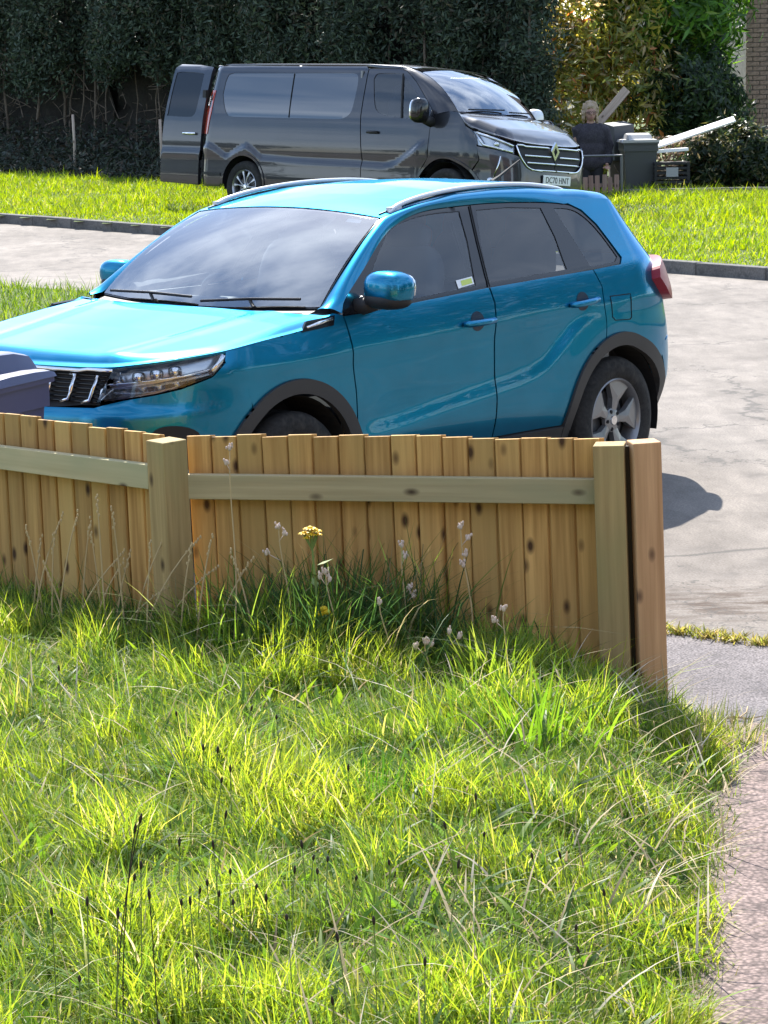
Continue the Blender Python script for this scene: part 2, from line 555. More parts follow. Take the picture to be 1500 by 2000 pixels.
def patch(name, outline, fn, mat, parent, res=.04, thick=.014, holes=(), ref=(-1.2, 0, .7), off=0.0, both=False, only=0, join=False, rings=()):
    """a panel: a 2D outline meshed and laid onto the surface fn(u,v), with a returned edge.
    both -> left and right copies, join -> left and right halves in one mesh, only=-1 -> right side only"""
    loops = [densify(outline, res)] + [densify(h, res) for h in holes]
    lo, hi = loops[0].min(0), loops[0].max(0)
    g = np.stack(np.meshgrid(np.arange(lo[0] + res * .5, hi[0], res), np.arange(lo[1] + res * .5, hi[1], res)), -1).reshape(-1, 2)
    if len(g):
        k = inside(loops[0], g)
        for h in loops[1:]: k &= ~inside(h, g)
        g = g[k]
        for l in loops:
            if len(g): g = g[seg_dist(l, g) > .42 * res]
    for d in rings:
        l = loops[0]; tg = np.roll(l, -1, 0) - np.roll(l, 1, 0); nn = np.stack([-tg[:, 1], tg[:, 0]], 1); nn /= np.linalg.norm(nn, axis=1)[:, None] + 1e-9
        for q in (l + nn * d, l - nn * d):
            q = q[inside(l, q)]
            if len(q):
                q = q[seg_dist(l, q) > d * .93]
                if len(g): g = g[np.array([np.min(((q - z) ** 2).sum(1)) > (.45 * res) ** 2 for z in g])] if len(q) else g
                g = np.concatenate([g, q]) if len(g) else q
    pts = np.concatenate(loops + [g]) if len(g) else np.concatenate(loops)
    edges = []; o = 0
    for l in loops:
        n = len(l); edges += [(o + i, o + (i + 1) % n) for i in range(n)]; o += n
    vv, _, ff, *_ = delaunay_2d_cdt([Vector((float(p[0]), float(p[1]))) for p in pts], edges, [], 0, 1e-6)
    UV = np.array([(p.x, p.y) for p in vv])
    F = np.array([f for f in ff if len(f) == 3])
    cen = UV[F].mean(1)
    k = inside(loops[0], cen)
    for h in loops[1:]: k &= ~inside(h, cen)
    F = F[k]
    e = .004
    P0 = np.array([fn(u, v) for u, v in UV])
    du = np.array([fn(u + e, v) - fn(u - e, v) for u, v in UV]); dv = np.array([fn(u, v + e) - fn(u, v - e) for u, v in UV])
    N = np.cross(du, dv); N /= np.linalg.norm(N, axis=1)[:, None] + 1e-12
    sgn = np.sign((N * (P0 - np.array(ref))).sum(1)); sgn[sgn == 0] = 1
    if abs(sgn.mean()) > .3: N = N * (1 if sgn.mean() > 0 else -1)
    else: N = N * sgn[:, None]
    P0 = P0 + N * off
    fnm = np.cross(P0[F[:, 1]] - P0[F[:, 0]], P0[F[:, 2]] - P0[F[:, 0]])
    fl = (fnm * N[F].mean(1)).sum(1) < 0
    F[fl] = F[fl][:, ::-1]
    ed = {}
    for f in F:
        for a, b in ((f[0], f[1]), (f[1], f[2]), (f[2], f[0])):
            ed[(a, b)] = 1
    bd = [(a, b) for a, b in ed if (b, a) not in ed]
    V = list(P0); NN = list(N); faces = [tuple(f) for f in F]; ln = [[N[i] for i in f] for f in F]
    if thick:
        idx = {}
        for a, b in bd:
            for q in (a, b):
                if q not in idx:
                    idx[q] = len(V); V.append(P0[q]); V.append(P0[q] - N[q] * thick)
            qf = (idx[b], idx[a], idx[a] + 1, idx[b] + 1)
            nv = np.cross(P0[b] - P0[a], N[a]); nv = nv / (np.linalg.norm(nv) + 1e-12)
            faces.append(qf); ln.append([nv] * 4)
    V = np.array(V)
    outs = []

    def make(sides):
        vs = []; fs = []; ns = []
        for sd in sides:
            o = len(vs)
            m = np.array([1, sd, 1.0])
            vs += [tuple(p * m) for p in V]
            for f, l in zip(faces, ln):
                if sd > 0: fs.append(tuple(int(i) + o for i in f)); ns += [tuple(q) for q in l]
                else: fs.append(tuple(int(i) + o for i in reversed(f))); ns += [tuple(q * m) for q in reversed(l)]
        me = raw_mesh(name, vs, fs, True)
        if len(me.loops) == len(ns):
            me.normals_split_custom_set([Vector(q) for q in ns])
        outs.append(link(name, me, parent, mat))
    if join: make((1, -1))
    elif only: make((only,))
    else:
        make((1,))
        if both: make((-1,))
    return outs

def loft(name, A, Bc, mat, parent, rows=7, bulge=0.0, cols=60, ref=(-1.2, 0, .7), both=False, ease=None):
    A = resample(A, cols); Bc = resample(Bc, cols)
    P = []
    mid = np.array(ref)
    for i in range(rows):
        t = i / (rows - 1)
        p = A * (1 - t) + Bc * t
        if bulge:
            tan = np.gradient(p, axis=0); acr = Bc - A
            n = np.cross(tan, acr); n /= np.linalg.norm(n, axis=1)[:, None] + 1e-9
            s = np.sign((n * (p - mid)).sum(1))[:, None]; s[s == 0] = 1
            p = p + n * s * bulge * 4 * t * (1 - t)
        P.append([Vector(q) for q in p])
    mb = MB().grid(P)
    me = mb.mesh(name, smooth=True, fix=True)
    o = link(name, me, parent, mat)
    if both:
        m2 = MB().grid([[Vector((q.x, -q.y, q.z)) for q in r] for r in P]).mesh(name, smooth=True, fix=True)
        link(name, m2, parent, mat)
    return o

def copy_tree(o, parent=None):
    c = o.copy(); C.objects.link(c); c.parent = parent
    for ch in o.children:
        copy_tree(ch, c)
    return c

def I(x, xs, ys):
    return float(np.interp(x, xs, ys))

def sm(x, a, b):
    t = min(1., max(0., (x - a) / (b - a))); return t * t * (3 - 2 * t)

def smv(x, a, b):
    t = np.clip((x - a) / (b - a), 0, 1); return t * t * (3 - 2 * t)

def vnoise(x, y, seed=0):
    """cheap smooth 2D noise in -1..1"""
    r = np.random.default_rng(seed); o = np.zeros_like(x, dtype=float)
    for k in range(7):
        a = r.uniform(0, 6.28); f = r.uniform(.6, 1.7); o += np.sin((x * math.cos(a) + y * math.sin(a)) * f + r.uniform(0, 6.28))
    return o / 3.2

# ------------------------------------------------------------------ ground
def edge_x(y):
    return np.interp(y, [4.5, 5.4, 6.16, 6.9, 8.08, 8.75, 9.0, 9.25, 10.2], [.60, .69, .76, .86, 1.05, 1.16, 1.06, .99, .99])

def lawn_z(x, y):
    x = np.asarray(x, float); y = np.asarray(y, float)
    h = .225 * smv(edge_x(y) - x, -.02, .62)
    h = h + .012 * vnoise(x * 3.1, y * 3.1, 3) * smv(edge_x(y) - x, 0, .3)
    # falls away behind the fence line
    fy = np.where(x > -.76, 9.47 + (x + .76) * -.175, 9.47 + (x + .76) * -1.096)
    return h * (1 - smv(y - fy, .05, .45)) + .004

def grid_sheet(name, x0, x1, y0, y1, nx, ny, zf, mat, kind='structure', keep=None):
    X, Y = np.meshgrid(np.linspace(x0, x1, nx), np.linspace(y0, y1, ny))
    Z = zf(X, Y)
    V = np.stack([X, Y, Z], -1).reshape(-1, 3)
    i = np.arange(nx * ny).reshape(ny, nx)
    F = np.stack([i[:-1, :-1], i[:-1, 1:], i[1:, 1:], i[1:, :-1]], -1).reshape(-1, 4)
    if keep is not None:
        c = V[F].mean(1); F = F[keep(c[:, 0], c[:, 1])]
    me = np_mesh(name, V, F)
    me.polygons.foreach_set('use_smooth', [True] * len(me.polygons))
    return tag(link(name, me, None, mat), kind=kind)

K0 = np.array([-5.0, 35.92]); KD = np.array([.643, -.766]); KN = np.array([.766, .643])
def st(s, t): return K0 + KD * s + KN * t
def to_t(x, y): return (x - K0[0]) * KN[0] + (y - K0[1]) * KN[1]
def to_s(x, y): return (x - K0[0]) * KD[0] + (y - K0[1]) * KD[1]

VAN = dict(X=1.416, Y=34.232, yaw=-.7583, pitch=.0084, roll=-.095, z=-.044)

def verge_z(x, y):
    t = to_t(x, y); s = to_s(x, y)
    z = .10 + .02 * vnoise(x * .8, y * .8, 5) * smv(t, .2, 1.2)
    # hollow of the drive the van leans into
    c, sn = math.cos(VAN['yaw']), math.sin(VAN['yaw'])
    lx = (x - VAN['X']) * c + (y - VAN['Y']) * sn
    ly = -(x - VAN['X']) * sn + (y - VAN['Y']) * c
    w = smv(lx, -5.6, -4.4) * (1 - smv(lx, .9, 2.0))
    tgt = -.044 - .095 * ly + .004 - .012
    k = w * smv(ly, -1.5, -1.0) * (1 - smv(ly, 1.3, 2.6))
    z = z * (1 - k) + tgt * k
    return z - .25 * smv(t, 9.0, 12.0)

grid_sheet('ground', -400, 400, -250, 700, 20, 24, lambda x, y: x * 0 - .30, M_soil)
# the road with the parking bay in front of the fence, one surface
rp = [(-40, 8.9), (40, 8.9), (40, float(st(0, 0)[1] - 45 * .766 / .643)), (float(st(58, .02)[0]), float(st(58, .02)[1])), (float(st(-60, .02)[0]), float(st(-60, .02)[1])), (-40, 60)]
road_poly = [(-30, 9.3), (30, 9.3), (30, 3.0), (float(st(54, .05)[0]), float(st(54, .05)[1])), (float(st(-45, .05)[0]), float(st(-45, .05)[1])), (-45, 60)]
V = [(x, y, 0.0) for x, y in road_poly]
tag(link('road', raw_mesh('road', V, [tuple(range(len(V)))]), None, M_road), kind='structure')
# pavement in front of the parking bay, and the garden path
pv = [(-.2, 9.05), (-.2, 9.75), (1.0, 10.42), (1.1, 10.40), (1.46, 10.13), (2.6, 9.55), (4.5, 8.6), (4.5, 4), (.9, 4), (.75, 6.2), (.86, 7.2), (1.0, 8.3)]
pv = [(.95, 9.1), (1.0, 10.46), (1.1, 10.40), (1.46, 10.13), (2.6, 9.45), (4.5, 8.4), (4.5, 7.6), (1.1, 8.55), (.9, 8.6)]
tag(link('pavement', raw_mesh('pavement', [(x, y, .012) for x, y in pv], [tuple(range(len(pv)))]), None, M_pave), kind='structure')
pth = [(.30, 3.0), (.40, 5.4), (.50, 6.2), (.55, 6.9), (.70, 8.0), (.85, 8.9), (1.5, 8.95), (2.2, 8.5), (2.0, 6), (1.8, 3)]
tag(link('path', raw_mesh('path', [(x, y, .018) for x, y in pth], [tuple(range(len(pth)))]), None, M_path), kind='structure')
grid_sheet('lawn', -3.2, 1.3, 4.0, 10.6, 110, 150, lambda x, y: lawn_z(x, y), M_turf,
           keep=lambda x, y: (x < edge_x(y) + .02) & (y < np.where(x > -.76, 9.47 + (x + .76) * -.175, 9.47 + (x + .76) * -1.096) + .40))
grid_sheet('verge', -22, 30, 10, 80, 130, 150, verge_z, M_turf, keep=lambda x, y: (to_t(x, y) > .16) & (to_t(x, y) < 45))
# near verge, left behind the car
nv = np.array([(-9.0, 30.2), (-3.59, 25.75), (-2.7, 25.05), (-1.75, 24.2), (-1.55, 22.8), (-1.9, 19.0), (-4.5, 19.0), (-12.0, 24.0)])
nvm = MB().prism([tuple(p) for p in nv], -.02, .07, plane='xy')
tag(nvm.build('near_verge', M_turf), kind='structure')

# far kerb: stones laid end to end
kerb = empty('kerb', (0, 0, 0)); tag(kerb, kind='structure')
kme = MB().box((0, 0, .055), (.895, .125, .13)).mesh('kerb_stone', bevel=.012)
kme.materials.append(M_conc)
ka = math.atan2(KD[1], KD[0])
for i in range(-24, 26):
    o = link('kerb_stone', kme, kerb)
    p = st(i * .905 + .3, .085)
    o.location = (p[0], p[1], random.uniform(-.006, .004)); o.rotation_euler = (0, 0, ka + random.uniform(-.006, .006))

# ------------------------------------------------------------------ timber fence
fence = empty('wooden_fence', (-.76, 9.47, .1), label='low tan timber fence of upright boards in front of the blue car', cat='fence')
def fobj(name, me, mat, loc, rot=(0, 0, 0)):
    o = link(name, me, fence, mat)
    o.location = Vector(loc) - fence.location; o.rotation_euler = rot
    return o
ZT = .95
pal = []
for v in range(4):
    hh = 1.0
    m = MB()
    t0, t1 = .017, .009          # feather edge: thick on one side, thin on the other
    wv = .0420 + .0007 * v
    m.prism([(-wv, .003), (-wv + .004, -.001), (wv - .004, .003), (wv, .007), (wv, .0135), (wv + .016, .0135), (wv + .016, .018), (-wv, .018)], -hh, 0, plane='xy')
    me = m.mesh('paling'); me.materials.append(M_fence)
    pal.append(me)

def panel(p0, p1, n, seed, tilt=0):
    r = random.Random(seed)
    p0 = Vector((*p0, 0)); p1 = Vector((*p1, 0)); d = (p1 - p0); L = d.length; d.normalize()
    a = math.atan2(d.y, d.x)
    nrm = Vector((d.y, -d.x, 0))
    if nrm.y > 0: nrm = -nrm
    st_ = L / n
    for i in range(n):
        q = p0 + d * (st_ * (i + .5))
        zt = ZT + r.uniform(-.006, .006) + .004
        o = fobj('paling', pal[i % 4], M_fence, (q.x - nrm.x * .012, q.y - nrm.y * .012, zt), (r.uniform(-.006, .006), -.028 + r.uniform(-.008, .008), a + R(2.0) + r.uniform(-.02, .02)))
    # rail on the garden side
    q = (p0 + p1) / 2 + nrm * .030
    m = MB().box((0, 0, 0), (L + .01, .036, .088)).mesh('rail', bevel=.003)
    fobj('rail', m, M_rail, (q.x, q.y, ZT - .172 + tilt * .4), (0, -tilt, a))

panel((-.70, 9.50), (.745, 9.235), 16, 4)
panel((-2.45, 11.24), (-.80, 9.50), 23, 9, .022)
LEAN = (0, -.028, 0)
M_gapshade = wood_mat('gap_shade', (.035, .022, .012), (.06, .038, .02), (.04, .035, .018), (.02, .012, .008))  # dark brown that stands for the shade between the end posts
def post(x, y, s, zt, rz, mat, name='post', zb=-.25, lean=-.028):
    h = zt - zb
    me = MB().box((0, 0, -h / 2), (s, s, h)).mesh('post', bevel=.004)
    return fobj(name, me, mat, (x, y, zt), (0, lean, rz))
post(-.762, 9.455, .104, ZT - .003, R(40), M_post)
post(.776, 9.185, .106, ZT - .004, R(-10), M_post)
post(.891, 9.165, .098, ZT + .006, R(9), M_postred)
fobj('gap_shade_strip', MB().box((0, 0, -.6), (.026, .05, 1.2)).mesh('gap_shade_strip'), M_gapshade, (.834, 9.19, ZT - .012), (0, -.028, 0))  # dark strip added in the post gap, the gap's shade put into its colour
post(-2.5, 11.28, .1, ZT, R(20), M_post)

# ------------------------------------------------------------------ blue car
CAR = empty('parked_car', (-1.045, 12.703, 0), (0, 0, 4.0067), 'bright blue compact SUV parked behind the wooden fence', 'car')
XF0, XR0, AF, AR = .25, -2.68, .58, .40
def zcr(x): return I(x, [-3.2, -2.315, -1.434, -.375, .8], [.985, .966, .936, .905, .88])
_zl = np.array(cr([(-2.7, .985), (-2.45, .975), (-2.25, .945), (-2.12, .89), (-1.98, .79), (-1.84, .705), (-1.65, .665), (-1.423, .640), (-1.0, .596), (-.548, .546), (.5, .5)], 8))
def zlow(x): return I(x, _zl[:, 0], _zl[:, 1])
_sd = np.array(cr([(-.80, -.14), (-.75, -.11), (-.60, -.055), (-.45, -.028), (-.30, -.020), (-.15, -.0175), (-.07, -.0145), (-.03, -.008), (0, -.003), (.03, -.006), (.07, -.014), (.12, -.026), (.18, -.045), (.23, -.073), (.35, -.138), (.48, -.209), (.58, -.264), (.62, -.30), (.68, -.38)], 5))
def side_w(x, z):
    d = z - zcr(x)
    o = I(d, _sd[:, 0], _sd[:, 1])
    o += .017 * sm(zlow(x) - z, -.04, .075) * sm(x, -2.9, -2.3) * (1 - sm(x, -.6, -.35)) * sm(z, .3, .5)
    for xc in (0, -2.5):
        r = math.hypot(x - xc, z - .36); o += .014 * math.exp(-((r - .46) / .13) ** 2)
    return .878 + o - .006 * ((x + 1.25) / 1.5) ** 2
def front_x(z): return I(z, [.15, .3, .45, .6, .70, .735, .76, .85, .92, 1.0, 1.1], [.74, .83, .865, .868, .868, .860, .838, .815, .80, .74, .6])
def rear_x(z): return I(z, [.2, .35, .5, .62, .8, .95, 1.1, 1.2, 1.3, 1.45, 1.55], [-3.07, -3.16, -3.235, -3.225, -3.175, -3.135, -3.09, -3.03, -2.96, -2.86, -2.74])
def uc(z):
    W = side_w(XF0, z); return XF0 + AF * math.pi / 2 + W - min(.48, W * .6)
def ucr(z): return XR0 - AR * math.pi / 2 - (side_w(XR0, z) - .26)
def BS(u, z):
    if u > XF0:
        a = front_x(z) - XF0; W = side_w(XF0, z); b = min(.48, W * .6); ph = (u - XF0) / AF
        if ph <= math.pi / 2: return np.array([XF0 + a * math.sin(ph), W - b + b * math.cos(ph), z])
        y = (W - b) - (u - XF0 - AF * math.pi / 2)
        return np.array([XF0 + a + .035 * (1 - (y / (W - b)) ** 2), y, z])
    if u < XR0:
        a = XR0 - rear_x(z); W = side_w(XR0, z); b = .26; ph = (XR0 - u) / AR
        if ph <= math.pi / 2: return np.array([XR0 - a * math.sin(ph), W - b + b * math.cos(ph), z])
        y = (W - b) - (XR0 - u - AR * math.pi / 2)
        return np.array([XR0 - a - .03 * (1 - (y / (W - b)) ** 2), y, z])
    return np.array([u, side_w(u, z), z])

DLO_T = cr([(-.372, 1.078), (-.40, 1.127), (-.627, 1.261), (-.845, 1.389), (-1.01, 1.453), (-1.219, 1.494), (-1.516, 1.504), (-1.791, 1.503), (-2.151, 1.485), (-2.338, 1.463), (-2.433, 1.425), (-2.506, 1.353), (-2.558, 1.253), (-2.592, 1.178)], 4)
DLO_B = [(-2.575, 1.130), (-2.315, 1.118), (-1.45, 1.098), (-.929, 1.076), (-.568, 1.058)]
AR_F = (0, .36, .46); AR_R = (-2.5, .345, .455)
GAP = .0045

# doors and wings
fdoor = [(-.372, 1.068), (-.386, .971), (-.400, .85), (-.416, .727), (-.420, .53), (-.47, .375), (-1.458, .372), (-1.452, .947), (-1.466, 1.038), (-1.452, 1.112), (-.929, 1.090), (-.568, 1.072)]
patch('front_door', fdoor, BS, M_blue, CAR, both=True, res=.026)
ra = [p for p in arc(AR_R[0], AR_R[1], AR_R[2], 72, 2, 18)]
rdoor = [(-1.464, 1.112), (-1.476, 1.038), (-1.462, .947), (-1.468, .372), (-2.03, .365)] + ra[::-1][1:] + [(-2.364, .864), (-2.350, .952), (-2.360, 1.048), (-2.318, 1.134)]
patch('rear_door', rdoor, BS, M_blue, CAR, both=True, res=.026)
fa = arc(0, .36, .46, 157, 52, 26)
wing = [(-.362, 1.075), (-.376, .971), (-.391, .85), (-.407, .727), (-.411, .56)] + fa + [(.312, .795), (.407, .884), (.446, .943), (.44, .982), (.181, 1.006), (-.082, 1.027), (-.2, 1.052), (-.30, 1.088)]
patch('front_wing', wing, BS, M_blue, CAR, both=True, res=.03)
qa = arc(-2.5, .345, .455, 70, 165, 24)
quarter = [(-2.370, .864), (-2.358, .952), (-2.368, 1.048), (-2.326, 1.134), (-2.57, 1.144), (-2.604, 1.178), (-2.568, 1.253), (-2.516, 1.353), (-2.441, 1.430), (-2.345, 1.471), (-2.55, 1.482), (-2.75, 1.470), (-2.95, 1.445), (-3.10, 1.40), (-3.20, 1.15), (-3.20, .74), (-2.95, .72)]
quarter = quarter + [(-2.97, .62)] + [p for p in qa if p[0] > -2.90][::-1][0:0]
q_ar = [p for p in arc(-2.5, .345, .455, 145, 73, 20)]
patch('rear_quarter', quarter[:-1] + q_ar, BS, M_blue, CAR, both=True, res=.03)
rb = [(-2.945, .70), (-3.35, .73), ] + [(ucr(.73), .73), (ucr(.42), .42), (-3.3, .40), (-2.97, .36)] + [p for p in arc(-2.5, .345, .455, 4, 50, 10)][0:0]
rbp = [(-2.90, .70), (-3.20, .73), (ucr(.73), .73), (ucr(.45), .45), (-3.2, .44), (-2.99, .40)] + [p for p in arc(-2.5, .345, .49, 175, 142, 10)]
patch('rear_bumper', rbp, BS, M_blue, CAR, join=True)
rlow = [(-3.00, .395), (-3.2, .432), (ucr(.44), .44), (ucr(.24), .24), (-3.1, .26), (-2.985, .30)]
patch('rear_bumper_trim', rlow, BS, M_clad, CAR, join=True, off=.006)
tg = [(-3.205, .745), (-3.205, 1.15), (-3.115, 1.40), (-3.06, 1.43), (-3.2, 1.465), (ucr(1.47), 1.47), (ucr(.745), .745)]
patch('tailgate', tg, BS, M_blue, CAR, join=True)
patch('rear_screen', [(-3.25, 1.16), (-3.16, 1.37), (ucr(1.39), 1.39), (ucr(1.15), 1.15)], BS, M_gloss, CAR, join=True, off=.004)

# window surround in gloss black with three openings, then the panes
fgl = cr([(-.60, 1.120), (-.655, 1.22), (-.895, 1.405), (-1.069, 1.458), (-1.265, 1.480), (-1.484, 1.480)], 4) + [(-1.452, 1.34), (-1.372, 1.132), (-.973, 1.112), (-.70, 1.10)]
rgl = [(-1.612, 1.478), (-1.85, 1.478), (-2.122, 1.460), (-2.137, 1.316), (-2.118, 1.154), (-1.470, 1.138), (-1.535, 1.30)]
qgl = cr([(-2.225, 1.452), (-2.34, 1.443), (-2.425, 1.410), (-2.50, 1.335), (-2.555, 1.235), (-2.575, 1.185)], 3) + [(-2.535, 1.160), (-2.318, 1.153), (-2.29, 1.25)]
patch('window_surround', DLO_T + DLO_B, BS, M_gloss, CAR, holes=(fgl, rgl, qgl), both=True, off=-.006, res=.035)
patch('front_side_window', fgl, BS, M_glass, CAR, both=True, off=-.010, thick=0, res=.06)
patch('rear_side_window', rgl, BS, M_tint, CAR, both=True, off=-.010, thick=0, res=.06)
patch('quarter_window', qgl, BS, M_tint, CAR, both=True, off=-.010, thick=0, res=.06)
# shut line of the door frames across the black surround
for sd in (1, -1):
    m = MB().tube([Vector(BS(a, b) * np.array([1, sd, 1])) for a, b in ((-1.575, 1.50), (-1.52, 1.33), (-1.462, 1.118))], .004, 6)
    m.build('door_seal', M_dark, CAR)

# roof
def roof_z(x, y): return I(x, [-2.9, -2.75, -2.5, -2.1, -1.8, -1.5, -1.2, -1.05, -.88], [1.49, 1.522, 1.563, 1.596, 1.604, 1.599, 1.568, 1.545, 1.513]) - .036 * (y / .57) ** 2
def roof_e(x): return I(x, [-2.85, -2.7, -2.3, -1.6, -1.1, -.92], [.50, .53, .565, .585, .60, .603])
xs = np.linspace(-.92, -2.85, 40)
rl = [(x, roof_e(x)) for x in xs]
rout = [(-.92, .603), (-.908, .3), (-.905, 0), (-.908, -.3), (-.92, -.603)] + [(x, -roof_e(x)) for x in xs[1:]] + [(-2.88, 0)] + rl[::-1][:-1]
patch('roof', rout, lambda x, y: np.array([x, y, roof_z(x, y)]), M_blue, CAR, res=.06, thick=.01)
# pillars and roof side: strip between the window line and the screen / roof edge
ws_base = lambda y: np.array([-.245 - .095 * (y / .72) ** 2, y, 1.083 + .020 * (y / .72) ** 2])
edgeA = [BS(u, z) for u, z in DLO_T if u > -2.35 and z > 1.077][:]
edgeA = [p for p in edgeA if not (p[0] < -2.30 and p[2] < 1.46)]
pA = [BS(-.362, 1.082)] + edgeA + [BS(-2.345, 1.471), BS(-2.55, 1.482), BS(-2.75, 1.470), BS(-2.95, 1.445)]
def ws_side(t):
    a = ws_base(.722); b = np.array([-.925, .605, roof_z(-.925, .605)])
    p = a * (1 - t) + b * t; k = 4 * t * (1 - t)
    return p + np.array([.016, .010, .016]) * k
pB = [np.array([-.285, .748, 1.102])] + [ws_side(t) for t in np.linspace(.02, 1, 14)] + [np.array([x, roof_e(x), roof_z(x, roof_e(x)) - .001]) for x in np.linspace(-.98, -2.84, 36)]
# matched by position along the car
def by_x(c, xq):
    c = np.array(c); o = np.argsort(-c[:, 0]); c = c[o]
    return np.stack([np.interp(-xq, -c[:, 0], c[:, k]) for k in range(3)], 1)
frac = np.linspace(0, 1, 90)
loft('roof_pillar', resample(pA, 90), by_x(pB, np.array(resample(pA, 90))[:, 0] + np.interp(frac, [0, .3, .42, 1], [.08, .10, .02, 0])), M_blue, CAR, rows=9, bulge=.018, cols=90, both=True)
# roof rails
for sd in (1, -1):
    pts = cr([(-1.00, .585, 1.518), (-1.10, .575, 1.553), (-1.342, .565, 1.588), (-1.681, .56, 1.606), (-2.073, .555, 1.598), (-2.38, .545, 1.562), (-2.50, .54, 1.528)], 6)
    m = MB().tube([(p[0], p[1] * sd, p[2] - .020) for p in pts], [.006] + [.0115] * (len(pts) - 2) + [.006], 10)
    for xx, yy, zz in ((-1.05, .575, 1.53), (-2.45, .543, 1.535)):
        m.box((xx, yy * sd, zz - .022), (.09, .026, .03))
    m.build('roof_rail', M_silver, CAR, angle=.8)
    # dark channel at the roof edge
    MB().tube([(x, (roof_e(x) - .035) * sd, roof_z(x, roof_e(x) - .035) + .001) for x in np.linspace(-.95, -2.7, 30)], .006, 6).build('roof_channel', M_blk, CAR)
MB().tube([(-2.55, 0, 1.55), (-2.62, 0, 1.58), (-2.80, 0, 1.66)], [.018, .008, .004], 8).build('aerial', M_blk, CAR)

# windscreen
def wsf(t, v):
    a = ws_base(.722 * t); xt = -.905 - .018 * t * t; b = np.array([xt, .597 * t, roof_z(xt, .597 * t) - .003])
    k = 4 * v * (1 - v)
    p = a * (1 - v) + b * v + np.array([.022, 0, .024]) * k
    return p + np.array([0, .012 * t * k, 0])
patch('windscreen', [(-.99, .01), (.99, .01), (.99, .99), (-.99, .99)], wsf, M_ws, CAR, res=.09, thick=0)
patch('windscreen_border', [(-1, 0), (0, 0), (1, 0), (1, 1), (0, 1), (-1, 1)], wsf, M_gloss, CAR, res=.08, thick=.006, off=-.003, holes=[[(-.955, .055), (.955, .055), (.945, .955), (-.945, .955)]])

# bonnet: a clamshell that curls over front and sides
hed = [(1.545, .919), (1.391, .922), (1.243, .924), (1.10, .927), (1.021, .931), (.881, .945), (.751, .957), (.60, .972), (.44, .987), (.181, 1.012), (-.082, 1.033), (-.2, 1.058), (-.29, 1.090)]
hE = np.array([BS(u, z) for u, z in hed]); hE[0, 1] = 0
hE = resample(cr(hE, 5), 90)
hfull = np.concatenate([hE, (hE * np.array([1, -1, 1]))[1:][::-1]])
bon_top = lambda x, y: I(x, [-.4, -.3, 0, .3, .6, .75, .84], [1.122, 1.112, 1.080, 1.038, 1.000, .982, .972]) - .024 * (y / .8) ** 2
def bonf(x, y):
    q = np.array([x, abs(y)])
    ab = hE[1:, :2] - hE[:-1, :2]
    t = np.clip(((q - hE[:-1, :2]) * ab).sum(1) / (ab ** 2).sum(1), 0, 1)
    d2 = ((hE[:-1, :2] + ab * t[:, None] - q) ** 2).sum(1); d = math.sqrt(d2.min())
    wt = np.exp(-(np.sqrt(d2) - d) / .03); ze = float(((hE[:-1, 2] * (1 - t) + hE[1:, 2] * t) * wt).sum() / wt.sum())
    r = .10
    w = 1 - (1 - min(1., d / r)) ** 2.4
    t = bon_top(x, y) + .006 * math.exp(-((abs(y) - .47 - .12 * (x - .5) * -1) / .05) ** 2)
    return np.array([x, y, ze * (1 - w) + t * w])
rear_edge = [(-.262, .80), (-.215, .70), (-.165, .4), (-.145, 0), (-.165, -.4), (-.215, -.70), (-.262, -.80)]
bout = [tuple(p[:2]) for p in hE[:0:-1]] + [tuple(p[:2]) for p in (hE * np.array([1, -1, 1]))] + rear_edge[::-1]
patch('bonnet', bout, bonf, M_blue, CAR, rings=(.008, .02, .04, .065, .095), res=.035, thick=.012, ref=(0, 0, .3))
# cowl with wipers
A = [np.array([x - .004, y, bon_top(x, y) - .022]) for x, y in resample(rear_edge[1:-1], 40)]
Bc = [ws_base(y) + np.array([-.005, 0, -.008]) for y in np.linspace(.70, -.70, 40)]
loft('cowl', A, Bc, M_blk, CAR, rows=4, cols=40, ref=(0, 0, 0))
for y0, y1, s0 in ((-.62, -.02, .03), (.06, .62, .03)):
    a = Vector(wsf(y0 / .72, .035)) + Vector((.035, 0, .012)); b = Vector(wsf(y1 / .72, .06)) + Vector((.03, 0, .014))
    m = MB().tube([a, a.lerp(b, .5) + Vector((.006, 0, .006)), b], .007, 6)
    m.tube([a.lerp(b, .5), a.lerp(b, .5) + Vector((.03, .05, -.03))], .009, 6)
    m.build('wiper', M_blk, CAR)

M_bowl = simple('lamp_bowl_grey', (.50, .52, .55), .25, .7)
# front: grille, lamps, bumper
gr = [(uc(.905) + .005, .905), (1.033, .918), (1.112, .768), (uc(.75) + .005, .752)]
patch('grille', gr, BS, M_blk, CAR, join=True, off=-.035, thick=.01)
gm = MB()
for z in np.arange(.772, .905, .019):
    for sd in (1, -1):
        u0 = 1.05 + (.92 - z) * .4
        gm.tube([Vector(BS(u, z) * np.array([1, sd, 1])) + Vector((-.026, 0, 0)) for u in np.linspace(u0 + .02, uc(z), 10)], .0045, 5)
gm.build('grille_mesh', M_gloss, CAR, smooth=True)
for sd in (1, -1):
    for u0, u1 in ((1.395, 1.402), (1.262, 1.276), (1.128, 1.158)):
        pts = [BS(u0 + .03, .889), BS(u0, .889), BS((u0 + u1) / 2, .83), BS(u1, .780), BS(u1 + .045, .772)]
        MB().tube([Vector(p * np.array([1, sd, 1])) + Vector((-.008, 0, 0)) for p in pts], [.007, .011, .011, .011, .007], 6).build('grille_slot', M_chrome, CAR, smooth=True)
    MB().tube([Vector(BS(u, .914 - .006 * (u > 1.2)) * np.array([1, sd, 1])) + Vector((-.004, 0, 0)) for u in np.linspace(1.03, uc(.908), 14)], .0085, 6).build('chrome_strip', M_chrome, CAR, smooth=True)
